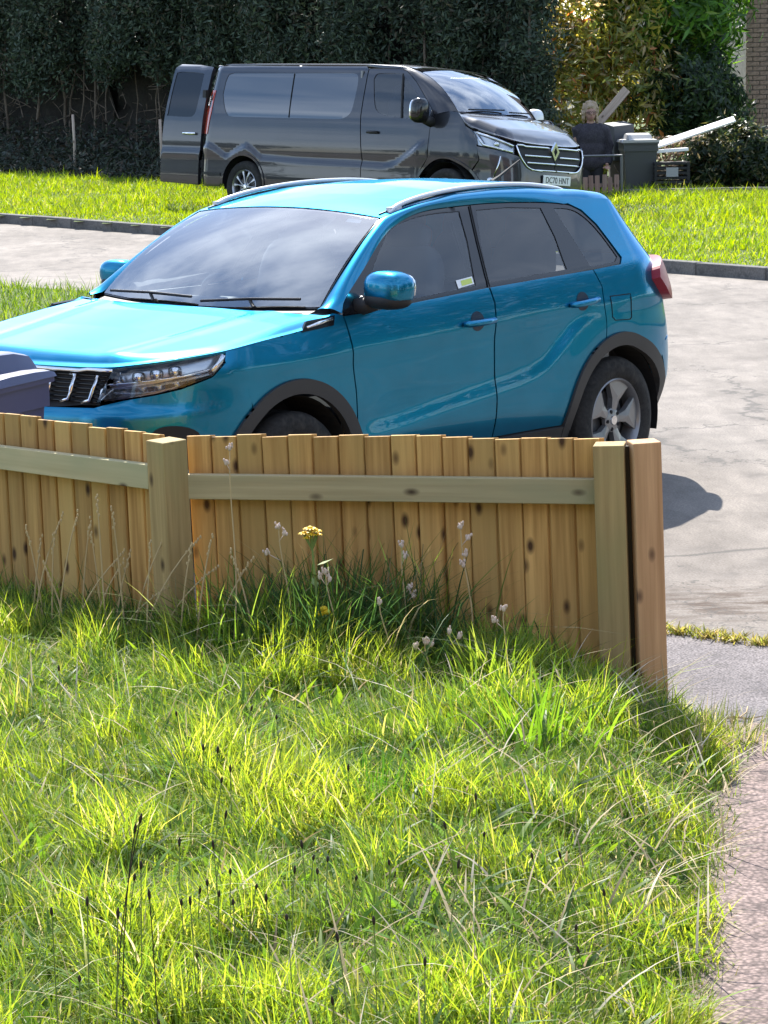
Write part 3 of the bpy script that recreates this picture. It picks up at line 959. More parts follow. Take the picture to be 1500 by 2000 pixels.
hl = [(1.100, .775), (1.027, .922), (.88, .936), (.75, .947), (.60, .962), (.458, .974), (.450, .943), (.515, .884), (.66, .841), (.784, .818), (.94, .796)]
lamps = patch('headlight', hl, BS, M_lens, CAR, both=True, off=.002, thick=.0)
hb = patch('lamp_bowl', hl, BS, M_bowl, CAR, both=True, off=-.045, thick=-.045)
for k, sd in enumerate((1, -1)):
    hp = lamps[k]
    hb[k].parent = hp
    P = lambda u, z, d=-.02: Vector((BS(u, z) + np.array([-.012, -.012, 0]) * (d / -.02)) * np.array([1, sd, 1]))
    # lower light bar, upper fin and the lamp units
    m = MB().grid([[P(u, I(u, [.52, .66, .784, .94, 1.09], [.890, .850, .826, .803, .785]), -.01) for u in np.linspace(.53, 1.085, 22)],
                   [P(u, I(u, [.52, .66, .784, .94, 1.09], [.905, .878, .858, .842, .832]), -.035) for u in np.linspace(.53, 1.085, 22)]])
    m.build('light_bar', M_led, hp, smooth=True)
    m = MB().tube([P(u, I(u, [.50, .66, .85, 1.05], [.915, .888, .868, .852]), -.02) for u in np.linspace(.50, 1.06, 18)], .006, 6)
    m.build('lamp_fin', M_chrome, hp, smooth=True)
    for u0 in (.70, .79, .88):
        c = P(u0, .908 - (u0 - .7) * .12, -.03)
        MB().ellipsoid(c, (.028, .028, .024), 14, 8, .7).build('lamp_unit', M_led, hp, smooth=True)
    MB().tube([P(.985, .905, -.02), P(.965, .87, -.02), P(1.01, .86, -.02)], .010, 6).build('lamp_trim', M_chrome, hp, smooth=True)
    MB().tube([P(.46, .966, -.012), P(.475, .94, -.012), P(.52, .90, -.012)], .016, 6).build('indicator_lens', M_led, hp, smooth=True)

fb_arc = arc(0, .36, .46, 51, 18, 12)
bum = [(.440, .937), (.400, .880), (.302, .790)] + fb_arc + [(.47, .40), (.9, .40), (uc(.40), .40), (uc(.738), .738), (1.106, .752), (1.05, .766), (.94, .788), (.784, .810), (.66, .832), (.515, .876)]
patch('front_bumper', bum, BS, M_blue, CAR, join=True)
patch('lower_intake', [(.92, .42), (uc(.42), .42), (uc(.615), .615), (.98, .61)], BS, M_blk, CAR, join=True, off=.004)
patch('fog_lamp_bezel', cr([(.54, .55), (.56, .64), (.66, .675), (.76, .66), (.80, .58), (.78, .48), (.62, .47), (.54, .55)], 4)[:-1], BS, M_blk, CAR, both=True, off=.006)
for sd in (1, -1):
    MB().ellipsoid(Vector(BS(.67, .57) * np.array([1, sd, 1])), (.03, .03, .045), 14, 8).build('fog_lamp', M_led, CAR, smooth=True)
patch('front_lower_trim', [(.45, .385), (uc(.385), .385), (uc(.22), .22), (.5, .24)], BS, M_clad, CAR, join=True, off=.008)

# cladding round the arches and along the sill
for cx, cz, r0, r1, a0, a1 in ((0, .355, .398, .464, -18, 198), (-2.5, .340, .392, .460, -18, 198)):
    o = arc(cx, cz, r1, a0, a1, 44) + arc(cx, cz, r0, a1, a0, 44)
    patch('arch_cladding', o, BS, M_clad, CAR, both=True, off=.014, res=.035, thick=.04)
patch('sill_cladding', [(-.44, .365), (-2.06, .358), (-2.03, .20), (-.45, .20)], BS, M_clad, CAR, both=True, off=.012, thick=.03)
# indicator trim on the wing
ind = patch('wing_trim', [(-.063, 1.022), (-.108, 1.068), (-.306, 1.078), (-.282, 1.034)], BS, M_gloss, CAR, both=True, off=.005, res=.02)
for k, sd in enumerate((1, -1)):
    MB().tube([Vector(BS(u, z) * np.array([1, sd, 1])) + Vector((0, .007 * sd, 0)) for u, z in ((-.10, 1.042), (-.19, 1.054), (-.28, 1.066))], [.006, .009, .007], 8).build('trim_bar', M_chrome, ind[k], smooth=True)
# door handles, the shade of the finger hollow painted as a flat dark patch
for sd in (1, -1):
    for x, z, tilt in ((-1.315, .958, .01), (-2.18, .982, .06)):
        patch('handle_shade', [(x + .052 * math.cos(a), z + .004 + .048 * math.sin(a)) for a in np.linspace(0, 2 * math.pi, 20)[:-1]], BS, simple('recess_shade', (.001, .018, .045), .35) if 'recess_shade' not in MATS else MATS['recess_shade'], CAR, only=sd, off=.0015, thick=0, res=.03)
        P3 = [Vector(BS(x + dx, z + dx * -tilt) * np.array([1, sd, 1])) + Vector((0, o * sd, 0)) for dx, o in ((.115, .004), (.10, .024), (.04, .036), (-.04, .036), (-.10, .024), (-.115, .004))]
        MB().tube(P3, [.012, .016, .016, .016, .016, .012], 10).build('door_handle', M_blue, CAR, smooth=True)
# fuel flap
ff = [(-2.414, .992), (-2.595, .990), (-2.602, .868), (-2.585, .858), (-2.445, .866), (-2.42, .885)]
MB().tube([Vector(BS(u, z)) + Vector((0, .0005, 0)) for u, z in densify(ff, .02)] + [Vector(BS(*ff[0]))], .0028, 5).build('fuel_flap_seam', M_dark, CAR)
# tail lamps
tl = cr([(-2.835, 1.045), (-2.88, 1.100), (-3.04, 1.125), (-3.24, 1.120), (-3.46, 1.095), (-3.46, .975), (-3.28, .925), (-3.10, .912), (-2.93, .955), (-2.835, 1.045)], 4)[:-1]
patch('tail_lamp', tl, BS, M_red, CAR, both=True, off=.050, thick=.07, rings=(.02,), res=.03)
# mirrors
for sd in (1, -1):
    rot = Matrix.Rotation(R(-8) * sd, 3, 'Z')
    c = Vector((-.555, .955, 1.185)) if sd > 0 else Vector((-.655, -.925, 1.175))
    k_ = 1.0 if sd > 0 else .8
    m = MB().ellipsoid(c, (.088 * k_, .128 * k_, .083 * k_), 26, 16, .72, rot)
    o = m.build('mirror', M_blue, CAR, smooth=True)
    MB().ellipsoid(c + Vector((.004, -.005 * sd, -.05)), (.086 * k_, .125 * k_, .045), 22, 10, .8, rot).build('mirror_base', M_blk, o, smooth=True)
    MB().tube([c + Vector((.01, -.07 * sd, -.07)), Vector((-.50, .80 * sd, 1.095))], [.035, .045], 10).build('mirror_arm', M_blk, o, smooth=True)
    MB().ellipsoid(c + Vector((-.068, 0, .004)), (.03 * k_, .112 * k_, .066 * k_), 18, 8, .7, rot).build('mirror_glass', M_chrome, o, smooth=True)

# wheels
def make_wheel(name, parent, loc, side, r=.334, rim=.222, width=.215, spokes=5, twin=False, alloy=M_alloyd, spin=0):
    w = empty(name, loc, (0, 0, 0 if side > 0 else math.pi)); w.parent = parent
    hw = width / 2
    pr = [(rim - .012, -hw * .9), (rim + .01, -hw), (r - .05, -hw), (r - .012, -hw * .86), (r, -hw * .6), (r, -hw * .05), (r - .006, 0), (r, hw * .05), (r, hw * .6), (r - .012, hw * .86), (r - .05, hw), (r - .075, hw * .985), (rim + .012, hw * .97), (rim, hw * .86), (rim - .012, hw * .8)]
    MB().lathe(pr, 56).build('tyre', M_rubber, w, angle=.9)
    MB().lathe([(rim + .002, hw * .85), (rim - .006, hw * .90), (rim - .016, hw * .82), (rim - .024, hw * .3), (rim - .03, -hw * .8)], 48).build('rim', alloy, w, angle=.9)
    MB().lathe([(.02, hw * .05), (rim - .03, hw * .05), (rim - .028, -.02)], 32).build('wheel_backing', M_dark, w)
    MB().lathe([(.05, hw * .22), (.145, hw * .22), (.15, hw * .12)], 32).build('brake_disc', M_steel, w)
    y1, y0 = hw * .74, hw * .45
    sp = MB()
    for k in range(spokes):
        a = 2 * math.pi * k / spokes + spin
        if twin: wedges = [(a - .17, a - .30, .075, .085), (a + .17, a + .30, .075, .085)]
        else: wedges = [(a, a, .24, .44)]
        for ai, ao, wi, wo in wedges:
            ri, ro = .045, rim - .012
            poly = [(ri, ai - wi * 1.6), (ro * .55, (ai + ao) / 2 - (wi + wo) * .40), (ro, ao - wo), (ro, ao), (ro, ao + wo), (ro * .55, (ai + ao) / 2 + (wi + wo) * .40), (ri, ai + wi * 1.6)]
            n = len(poly); vs = []
            for yy, ins in ((y1, 1), (y0, 1)):
                for i, (rr, an) in enumerate(poly):
                    dish = .012 * (1 - rr / ro) if not twin else .0
                    vs.append((rr * math.cos(an), yy - dish, rr * math.sin(an)))
            # raised centre ridge
            fs = [(i, (i + 1) % n, (i + 1) % n + n, i + n) for i in range(n)] + [tuple(range(n, 2 * n))[::-1]]
            cidx = len(vs); vs.append((ro * .6 * math.cos((ai + ao) / 2), y1 + .004, ro * .6 * math.sin((ai + ao) / 2)))
            fs += [(i, cidx, (i + 1) % n) for i in range(n)]
            sp.add(vs, fs)
    sp.build('spokes', alloy, w)
    MB().lathe([(.0, y1 - .004), (.05, y1 - .004), (.064, y1 - .012), (.066, y0)], 24).build('hub', alloy, w, angle=.6)
    MB().lathe([(.0, y1 + .004), (.024, y1 + .003), (.027, y1 - .006)], 20).build('hub_cap', M_chrome, w, angle=.6)
    for k in range(5):
        a = 2 * math.pi * (k + .5) / 5 + spin
        MB().lathe([(0, y1 - .002), (.010, y1 - .002), (.012, y1 - .02)], 8, c=(.048 * math.cos(a), 0, .048 * math.sin(a))).build('wheel_nut', M_dark, w)
    return w
for x in (0, -2.5):
    for sd in (1, -1):
        make_wheel('wheel', CAR, (x, .755 * sd, .334), sd, spin=.55 if x < -1 else 1.1)
        MB().lathe([(.395, .84 * sd), (.41, .55 * sd), (0.02, .54 * sd)], 30, c=(x, 0, .345), a0=R(-15), a1=R(195)).build('arch_liner', M_dark, CAR)
# floor and inner walls
MB().box((-1.2, 0, .36), (3.5, 1.08, .28)).build('floor_pan', M_dark, CAR)
MB().box((.35, 0, .62), (.75, 1.08, .45)).build('engine_bay', M_dark, CAR)
for sd in (1, -1):
    MB().box((-1.45, .79 * sd, .80), (2.1, .025, .56)).build('door_lining', M_dash, CAR)
    MB().box((-2.80, .64 * sd, .75), (.55, .03, .75)).build('boot_lining', M_dark, CAR)
# interior
m = MB()
prof = [(-.30, 1.055), (-.42, 1.062), (-.58, 1.045), (-.70, .99), (-.73, .90), (-.70, .70), (-.30, .70)]
m.prism(prof, -.72, .72)
m.build('dashboard', M_dash, CAR, angle=.5)
MB().box((-.62, -.36, 1.055), (.16, .34, .05)).build('instrument_hood', M_blk, CAR, bevel=.015)
sw = MB(); swc = Vector((-.88, -.36, 1.0)); swr = Matrix.Rotation(R(24), 3, 'Y')
ring = [swc + swr @ Vector((0, .185 * math.cos(a), .185 * math.sin(a))) for a in np.linspace(0, 2 * math.pi, 33)]
sw.tube(ring, .015, 8, cap=False)
sw.box(swc, (.05, .14, .11), swr)
for a in (0, math.pi, -math.pi / 2): sw.tube([swc, swc + swr @ Vector((0, .18 * math.cos(a), .18 * math.sin(a)))], .016, 6)
sw.build('steering_wheel', M_blk, CAR, smooth=True)
def seat(x, y, w=.50, rear=False):
    m = MB()
    m.ellipsoid((x + .22, y, .70), (.27, w / 2, .10), 18, 10, .55)
    t = Matrix.Rotation(R(-14), 3, 'Y')
    m.ellipsoid((x - .06, y, 1.0), (.075, w / 2 * .96, .33), 18, 12, .55, t)
    m.ellipsoid((x - .135, y, 1.345), (.05, .135, .075), 16, 10, .6, t)
    for q in (-.05, .05): m.tube([(x - .12, y + q, 1.24), (x - .13, y + q, 1.33)], .008, 6)
    m.build('seat', M_seat, CAR, smooth=True)
seat(-1.28, .36); seat(-1.28, -.36)
for y in (-.42, 0, .42): seat(-2.18, y, .40)
MB().ellipsoid((-.80, -.02, 1.425), (.018, .115, .035), 16, 8, .7).build('rear_view_mirror', M_blk, CAR, smooth=True)
MB().box((-2.35, 0, 1.06), (.5, 1.2, .02)).build('parcel_shelf', M_dark, CAR)
# seat belt of the front passenger seen in the side window
MB().tube([Vector(BS(-1.44, 1.43)) + Vector((0, -.05, 0)), Vector((-1.42, .73, 1.2)), Vector((-1.36, .66, 1.0))], .012, 5).build('seat_belt', M_blk, CAR)
# sticker inside the window
sf = lambda u, z: BS(u, z) + np.array([0, -.008, 0])
stk = patch('window_sticker', [(-1.235, 1.128), (-1.365, 1.140), (-1.372, 1.175), (-1.242, 1.165)], BS, M_stick_w, CAR, off=-.006, thick=0, res=.05)
patch('sticker_panel', [(-1.268, 1.137), (-1.355, 1.145), (-1.360, 1.168), (-1.274, 1.161)], BS, M_stick_g, stk[0], off=-.0045, thick=0, res=.05)
patch('screen_sticker', [(.72, .90), (.86, .90), (.85, .945), (.72, .945)], wsf, M_stick_w, CAR, off=-.004, thick=0, res=.05)

# ------------------------------------------------------------------ dark van
VANO = empty('parked_van', (VAN['X'], VAN['Y'], VAN['z']), (0, 0, 0), 'dark grey panel van with one rear door open, parked in front of the conifers', 'van')
_Rv = Matrix.Rotation(VAN['yaw'], 4, 'Z') @ Matrix.Rotation(VAN['pitch'], 4, 'Y') @ Matrix.Rotation(VAN['roll'], 4, 'X')
VANO.rotation_euler = _Rv.to_euler()
VXF, VXR, VAF, VAR = .15, -4.22, .55, .13
_vw = np.array(cr([(.1, .86), (.2, .89), (.3, .925), (.45, .944), (.62, .947), (.70, .950), (.76, .958), (.84, .966), (.95, .968), (1.15, .955), (1.3, .935), (1.5, .895), (1.7, .847), (1.85, .808), (1.92, .775), (1.96, .72), (2.0, .6)], 4))
_vf = np.array(cr([(.1, .82), (.2, .87), (.35, .93), (.5, .96), (.7, .95), (.9, .92), (1.0, .89), (1.1, .83), (1.2, .72), (1.3, .60), (1.45, .4)], 4))
_vc = np.array(cr([(-4.3, .90), (-4.1, .83), (-3.95, .755), (-3.84, .75), (-3.68, .82), (-3.51, .875), (-3.38, .82), (-3.26, .75), (-3.0, .725), (-1.32, .70), (-.98, .70), (-.78, .75), (-.58, .86), (-.4, .98), (-.2, 1.05)], 6))
def v_w(x, z):
    k = sm(I(x, _vc[:, 0], _vc[:, 1]) - z, -.05, .05)
    return I(z, _vw[:, 0], _vw[:, 1]) - .02 * sm(x, -.6, .3) - .016 + .03 * k * (1 - sm(x, -.5, -.25))
def v_fx(z): return I(z, _vf[:, 0], _vf[:, 1])
def v_rx(z): return -4.42 + .03 * sm(z, 1.2, 1.9)
def vuc(z): return VXF + VAF * math.pi / 2 + v_w(VXF, z) - .42
def VB(u, z):
    if u > VXF:
        a = v_fx(z) - VXF; W = v_w(VXF, z); b = .42; ph = (u - VXF) / VAF
        if ph <= math.pi / 2: return np.array([VXF + a * math.sin(ph), W - b + b * math.cos(ph), z])
        y = (W - b) - (u - VXF - VAF * math.pi / 2); return np.array([VXF + a + .05 * (1 - (y / (W - b)) ** 2), y, z])
    if u < VXR:
        a = VXR - v_rx(z); W = v_w(VXR, z); b = .12; ph = (VXR - u) / VAR
        if ph <= math.pi / 2: return np.array([VXR - a * math.sin(ph), W - b + b * math.cos(ph), z])
        y = (W - b) - (VXR - u - VAR * math.pi / 2); return np.array([VXR - a, y, z])
    return np.array([u, v_w(u, z), z])
vref = (-1.7, 0, 1.0)
VR0 = VXR - VAR * math.pi / 2
vp = lambda n, o, m, **k: patch(n, o, VB, m, VANO, ref=vref, both=k.pop('both', True), res=k.pop('res', .07), **k)
va_r = arc(-3.55, .37, .40, 5, 175, 26); va_f = arc(-.02, .37, .455, 5, 172, 26)
# load side with its long dark window panel, door, wing
side = [(-1.535, 1.90), (-1.50, 1.30), (-1.415, .75), (-1.41, .33), (-3.14, .33)] + va_r + [(-4.02, .33), (VR0, .33), (VR0, 1.915), (-4.1, 1.935), (-1.6, 1.935)]
wp = cr([(-4.10, 1.72), (-4.07, 1.81), (-3.98, 1.838)], 4) + cr([(-1.82, 1.848), (-1.70, 1.82), (-1.66, 1.70), (-1.66, 1.45), (-1.69, 1.33), (-1.80, 1.265), (-1.95, 1.255)], 4) + cr([(-3.80, 1.255), (-3.93, 1.275), (-4.02, 1.38), (-4.10, 1.55)], 4)
vp('load_side', side, M_van, holes=(wp,), res=.03)
wind = vp('side_window', wp, M_glassvan if 'M_glassvan' in globals() else M_gloss, off=-.006, thick=0)
for k, sd in enumerate((1, -1)):
    MB().tube([Vector(VB(u, z) * np.array([1, sd, 1])) for u, z in ((-2.84, 1.835), (-2.81, 1.55), (-2.78, 1.262))], .006, 5).build('window_divider', M_dark, wind[k])
door = [(-1.52, 1.90), (-1.485, 1.30), (-1.40, .75), (-1.40, .34), (-.50, .34), (-.47, .50), (-.40, .66), (-.30, .80), (-.29, 1.19), (-.24, 1.33), (-.40, 1.50), (-.66, 1.74), (-.85, 1.87), (-.98, 1.90)]
dw = cr([(-1.40, 1.77), (-1.37, 1.83), (-1.28, 1.845), (-1.05, 1.845), (-.93, 1.83), (-.80, 1.75), (-.60, 1.59), (-.40, 1.42), (-.36, 1.32), (-.45, 1.275), (-.75, 1.285), (-1.12, 1.325), (-1.26, 1.40), (-1.33, 1.55)], 3)
vp('front_door', door, M_van, holes=(dw,), res=.03)
dwin = vp('front_side_window', dw, M_glassv, off=-.008, thick=0)
for k, sd in enumerate((1, -1)):
    MB().tube([Vector(VB(u, z) * np.array([1, sd, 1])) for u, z in ((-.915, 1.84), (-.85, 1.56), (-.785, 1.285))], .014, 6).build('window_bar', M_blk, dwin[k])
vwing = [(-.282, 1.185), (-.29, .81), (-.36, .695)] + arc(-.02, .37, .455, 138, 42, 18) + [(.40, .80), (.385, .97), (.37, 1.12), (.345, 1.165), (.27, 1.205), (.22, 1.30), (.13, 1.37), (.02, 1.385), (-.23, 1.335)]
vp('front_wing', vwing, M_van)
vbum = [(.385, .965), (.41, .80), (.33, .66)] + arc(-.02, .37, .455, 36, 6, 8) + [(.5, .33), (vuc(.33), .33), (vuc(.70), .70), (1.46, .70), (1.06, .72), (.90, .86), (.81, .885), (.57, .935)]
vp('front_bumper', vbum, M_van, both=False, join=True)
vp('lower_intake', [(.75, .36), (vuc(.36), .36), (vuc(.52), .52), (.80, .52)], M_blk, both=False, join=True, off=.006)
vhl = [(.275, 1.198), (.35, 1.158), (.62, 1.085), (.84, 1.0), (.81, .895), (.57, .945), (.378, .985), (.365, 1.12)]
vl = vp('headlight', vhl, M_lens, off=.004, thick=0)
vbw = vp('lamp_bowl', vhl, M_bowl, off=-.03, thick=-.03)
for k, sd in enumerate((1, -1)):
    vbw[k].parent = vl[k]
    Pv = lambda u, z: Vector(VB(u, z) * np.array([1, sd, 1]))
    MB().tube([Pv(.40, 1.13), Pv(.62, 1.06), Pv(.82, .985)], .016, 6).build('light_bar', M_led, vl[k], smooth=True)
    MB().tube([Pv(.40, 1.10), Pv(.46, .985), Pv(.60, .955), Pv(.80, .912)], .018, 6).build('light_bar', M_led, vl[k], smooth=True)
    MB().ellipsoid(Pv(.62, 1.0) + Vector((-.02, 0, 0)), (.04, .04, .035), 12, 8).build('lamp_unit', M_led, vl[k], smooth=True)
    MB().tube([Pv(.64, .86), Pv(.60, .74), Pv(.55, .60)], .010, 6).build('bumper_trim', M_chrome, VANO, smooth=True)
    MB().ellipsoid(Pv(.52, .565), (.05, .05, .04), 12, 8).build('fog_lamp', M_led, VANO, smooth=True)
# grille with chrome bars and diamond badge
vgr = [(.87, 1.01), (vuc(1.0), .995), (vuc(.70), .70), (1.46, .705), (1.08, .725), (.92, .86)]
vp('grille', vgr, M_blk, both=False, join=True, off=-.02, thick=.01)
gb = ((.995, .88), (.885, 1.0), (.80, 1.03), (.715, 1.08))
for sd in (1, -1):
    for z, u0 in gb:
        MB().tube([Vector(VB(u, z + (.012 if u < 1.0 and z > .95 else 0)) * np.array([1, sd, 1])) + Vector((.004, 0, 0)) for u in np.linspace(u0, vuc(z) - (.085 if z > .85 else 0), 12)], .012, 6).build('grille_bar', M_chrome, VANO, smooth=True)
    MB().tube([Vector(VB(u, z) * np.array([1, sd, 1])) + Vector((.006, 0, 0)) for u, z in cr([(.86, 1.0), (.90, .88), (.97, .79), (1.07, .725), (1.25, .705)], 4)], .011, 6).build('grille_surround', M_chrome, VANO, smooth=True)
bx, bz = v_fx(.95) + .065, .955
m = MB()
o_, i_ = [(0, .115), (.075, 0), (0, -.115), (-.075, 0)], [(0, .062), (.034, 0), (0, -.062), (-.034, 0)]
vs = [(bx, a, bz + b) for a, b in o_] + [(bx, a, bz + b) for a, b in i_] + [(bx - .025, a * 1.05, bz + b * 1.05) for a, b in o_] + [(bx - .025, a, bz + b) for a, b in i_]
fs = []
for i in range(4):
    j = (i + 1) % 4
    fs += [(i, j, 4 + j, 4 + i), (i, 8 + i, 8 + j, j), (4 + i, 4 + j, 12 + j, 12 + i)]
m.add(vs, fs); m.build('badge', M_chrome, VANO)
# number plate
pl = MB().box((v_fx(.62) + .062, 0, .605), (.012, .52, .115)).build('number_plate', M_plate, VANO, bevel=.004)
tc = bpy.data.curves.new('plate_text', 'FONT'); tc.body = 'DC70 HNT'; tc.size = .105; tc.align_x = 'CENTER'; tc.align_y = 'CENTER'; tc.extrude = .001
to = bpy.data.objects.new('tmp', tc); C.objects.link(to)
bpy.context.view_layer.update()
tm = bpy.data.meshes.new_from_object(to.evaluated_get(bpy.context.evaluated_depsgraph_get())); bpy.data.objects.remove(to)
txt = link('plate_lettering', tm, pl, M_ink)
txt.location = (v_fx(.62) + .0695, 0, .602); txt.rotation_euler = (R(90), 0, R(90)); txt.scale = (.88, 1, 1)
# bonnet and windscreen
vws_b = lambda y: np.array([.10 - .10 * (y / .74) ** 2, y, 1.385 - .01 * (y / .74) ** 2])
vws_t = lambda y: np.array([-.70 - .07 * (y / .64) ** 2, y, 1.935 - .045 * (y / .64) ** 2])
def vws(t, v):
    a, b = vws_b(.755 * t), vws_t(.66 * t); k = 4 * v * (1 - v)
    return a * (1 - v) + b * v + np.array([.045, .01 * t, .055]) * k
patch('windscreen', [(-.98, .02), (.98, .02), (.98, .97), (-.98, .97)], vws, M_wsv, VANO, res=.12, thick=0, ref=vref)
patch('windscreen_border', [(-1, 0), (0, 0), (1, 0), (1, 1), (0, 1), (-1, 1)], vws, M_gloss, VANO, res=.12, thick=.008, off=-.003, ref=vref, holes=[[(-.95, .06), (.95, .06), (.94, .94), (-.94, .94)]])
bfe = [VB(u, z) for u, z in ((vuc(1.035), 1.03), (1.3, 1.03), (1.05, 1.04), (.86, 1.06), (.62, 1.115), (.35, 1.195), (.27, 1.24), (.20, 1.32), (.10, 1.385))]
bfe[0][1] = 0
bfe = resample(bfe, 60)
vtop = lambda x, y: I(x, [-.1, .05, .35, .64, .84, .95], [1.42, 1.395, 1.33, 1.225, 1.11, 1.05]) - .035 * (y / .8) ** 2
def vbon(x, y):
    q = np.array([x, abs(y)])
    ab = bfe[1:, :2] - bfe[:-1, :2]
    t = np.clip(((q - bfe[:-1, :2]) * ab).sum(1) / (ab ** 2).sum(1), 0, 1)
    d2 = ((bfe[:-1, :2] + ab * t[:, None] - q) ** 2).sum(1); d = math.sqrt(d2.min())
    wt = np.exp(-(np.sqrt(d2) - d) / .03); ze = float(((bfe[:-1, 2] * (1 - t) + bfe[1:, 2] * t) * wt).sum() / wt.sum())
    w = 1 - (1 - min(1., d / .14)) ** 2.2
    return np.array([x, y, ze * (1 - w) + max(ze, vtop(x, y)) * w])
bo = [tuple(p[:2]) for p in bfe[:0:-1]] + [tuple(p[:2]) for p in bfe * np.array([1, -1, 1])] + [(.06, -.62), (.11, -.3), (.12, 0), (.11, .3), (.06, .62)]
patch('bonnet', bo, vbon, M_van, VANO, rings=(.015, .04, .08, .13), res=.05, thick=.012, ref=(0, 0, .3))
for y0, y1 in ((-.60, .02), (.10, .62)):
    a = Vector(vws(y0 / .755, .04)) + Vector((.03, 0, .015)); b = Vector(vws(y1 / .755, .07)) + Vector((.03, 0, .015))
    MB().tube([a, b], .010, 6).build('wiper', M_blk, VANO)
# roof and A pillars
vrx = np.linspace(-.84, -4.38, 40)
vre = lambda x: .72
vrz = lambda x, y: I(x, [-4.45, -4.3, -3.5, -2, -1.2, -.9, -.7], [1.955, 1.97, 1.985, 1.99, 1.985, 1.965, 1.935]) - .035 * (y / .72) ** 4
ro = [(-.79, .70), (-.72, .35), (-.70, 0), (-.72, -.35), (-.79, -.70)] + [(x, -.72) for x in vrx[2:]] + [(x, .72) for x in vrx[2:][::-1]]
patch('roof', ro, lambda x, y: np.array([x, y, vrz(x, y)]), M_van, VANO, res=.12, thick=.01, ref=vref)
eA = [VB(u, z) for u, z in [(-.10, 1.372), (-.24, 1.338), (-.40, 1.508), (-.66, 1.748), (-.85, 1.878), (-.98, 1.908), (-1.3, 1.912), (-1.6, 1.938), (-4.1, 1.938), (-4.35, 1.92)]][1:]
eB = [vws(1.0, v) for v in np.linspace(.02, 1, 12)] + [np.array([x, .72, vrz(x, .72)]) for x in np.linspace(-.90, -4.40, 30)]
def by_arc(c, n): return resample(c, n)
xa = np.array(resample(eA, 80))
eBx = by_x(eB, xa[:, 0] + np.interp(np.linspace(0, 1, 80), [0, .1, .22, 1], [.22, .14, .03, 0]))
loft('roof_pillar', xa, eBx, M_van, VANO, rows=6, bulge=.02, cols=80, both=True, ref=vref)
MB().add([VB(-.25, 1.335), VB(.02, 1.385), vws_b(.755), vws(1.0, .12)], [(0, 1, 2, 3)]).build('pillar_foot', M_van, VANO)
MB().add([p * np.array([1, -1, 1]) for p in (VB(-.25, 1.335), VB(.02, 1.385), vws_b(.755), vws(1.0, .12))], [(0, 1, 2, 3)]).build('pillar_foot', M_van, VANO)
# lower side strip, arches, tail lamps, mirrors
vp('sill_strip', [(-.55, .33), (-3.13, .33), (-3.13, .22), (-.55, .22)], M_blk, off=.004)
vp('rubbing_strip', [(-3.10, .49), (-1.45, .49), (-1.45, .455), (-3.10, .455)], M_blk, off=.010, res=.1)
vp('rubbing_strip', [(-3.98, .51), (-4.30, .52), (-4.30, .485), (-3.98, .475)], M_blk, off=.010, res=.1)
for cx, r1 in ((-3.55, .41), (-.02, .465)):
    vp('arch_lip', arc(cx, .37, r1, 0, 180, 30) + arc(cx, .37, r1 - .03, 180, 0, 30), M_van, off=.012, thick=.05)
vtl = [(-4.235, 1.60), (-4.33, 1.60), (-4.36, 1.30), (-4.36, 1.02), (-4.26, 1.02), (-4.24, 1.30)]
vp('tail_lamp', vtl, M_orange, off=.008, thick=.02)
for sd in (1, -1):
    c = Vector((-.32, 1.10 * sd, 1.375))
    o = MB().ellipsoid(c, (.10, .115, .155), 22, 14, .7).build('mirror', M_silver if sd > 0 else M_gloss, VANO, smooth=True)  # left shell silver: the sunlight on it is put into the colour
    MB().tube([c + Vector((0, -.05 * sd, -.10)), Vector((-.28, .90 * sd, 1.24))], [.05, .07], 8).build('mirror_arm', M_blk, o, smooth=True)
    MB().ellipsoid(c + Vector((-.075, 0, .0)), (.035, .10, .135), 18, 10, .7).build('mirror_glass', M_chrome, o, smooth=True)
    MB().tube([Vector(VB(-1.33, 1.10) * np.array([1, sd, 1])) + Vector((0, .02 * sd, 0)), Vector(VB(-1.15, 1.10) * np.array([1, sd, 1])) + Vector((0, .02 * sd, 0))], .018, 8).build('door_handle', M_blk, VANO, smooth=True)
for x in (0, -3.55):
    for sd in (1, -1):
        make_wheel('wheel', VANO, (x, .835 * sd, .343), sd, r=.343, rim=.225, width=.215, twin=True, alloy=M_alloy, spin=.4)
        MB().lathe([(.39, .92 * sd), (.40, .60 * sd), (.02, .59 * sd)], 26, c=(x, 0, .37), a0=R(-10), a1=R(190)).build('arch_liner', M_dark, VANO)
# open rear door, hinged on the van's right rear corner and swung straight back
rd = empty('rear_door', (-4.40, -.905, 0), (0, 0, 0)); rd.parent = VANO
rdw = .76
def rdf(u, z):      # u runs back from the hinge
    return np.array([-u, .905 - v_w(-4, z) + .012 * (u / rdw), z])
rdo = [(.01, 1.915), (.30, 1.945), (rdw - .06, 1.955), (rdw, 1.90), (rdw + .015, 1.2), (rdw + .02, .36), (0.02, .34), (0.0, 1.0)]
rdwn = cr([(.15, 1.80), (.18, 1.83), (.55, 1.85), (.68, 1.84), (.71, 1.80), (.72, 1.50), (.72, 1.28), (.70, 1.25), (.30, 1.24), (.20, 1.26), (.16, 1.33), (.15, 1.55)], 2)
def rpatch(n, o, m, **k):
    out = patch(n, o, lambda u, z: rdf(u, z) * np.array([1, -1, 1]) * np.array([1, -1, 1]), m, rd, ref=(-.4, 1.0, 1.0), **k)
    return out
rpatch('door_panel', rdo, M_van, res=.07, thick=.05, holes=(rdwn,))
rpatch('door_window', rdwn, M_gloss, res=.1, thick=0, off=-.008)
MB().grid([[Vector(rdf(u, z)) + Vector((0, .06, 0)) for u in (.02, .4, rdw)] for z in (.36, .8, 1.2)]).build('inner_lining', M_dash, rd)
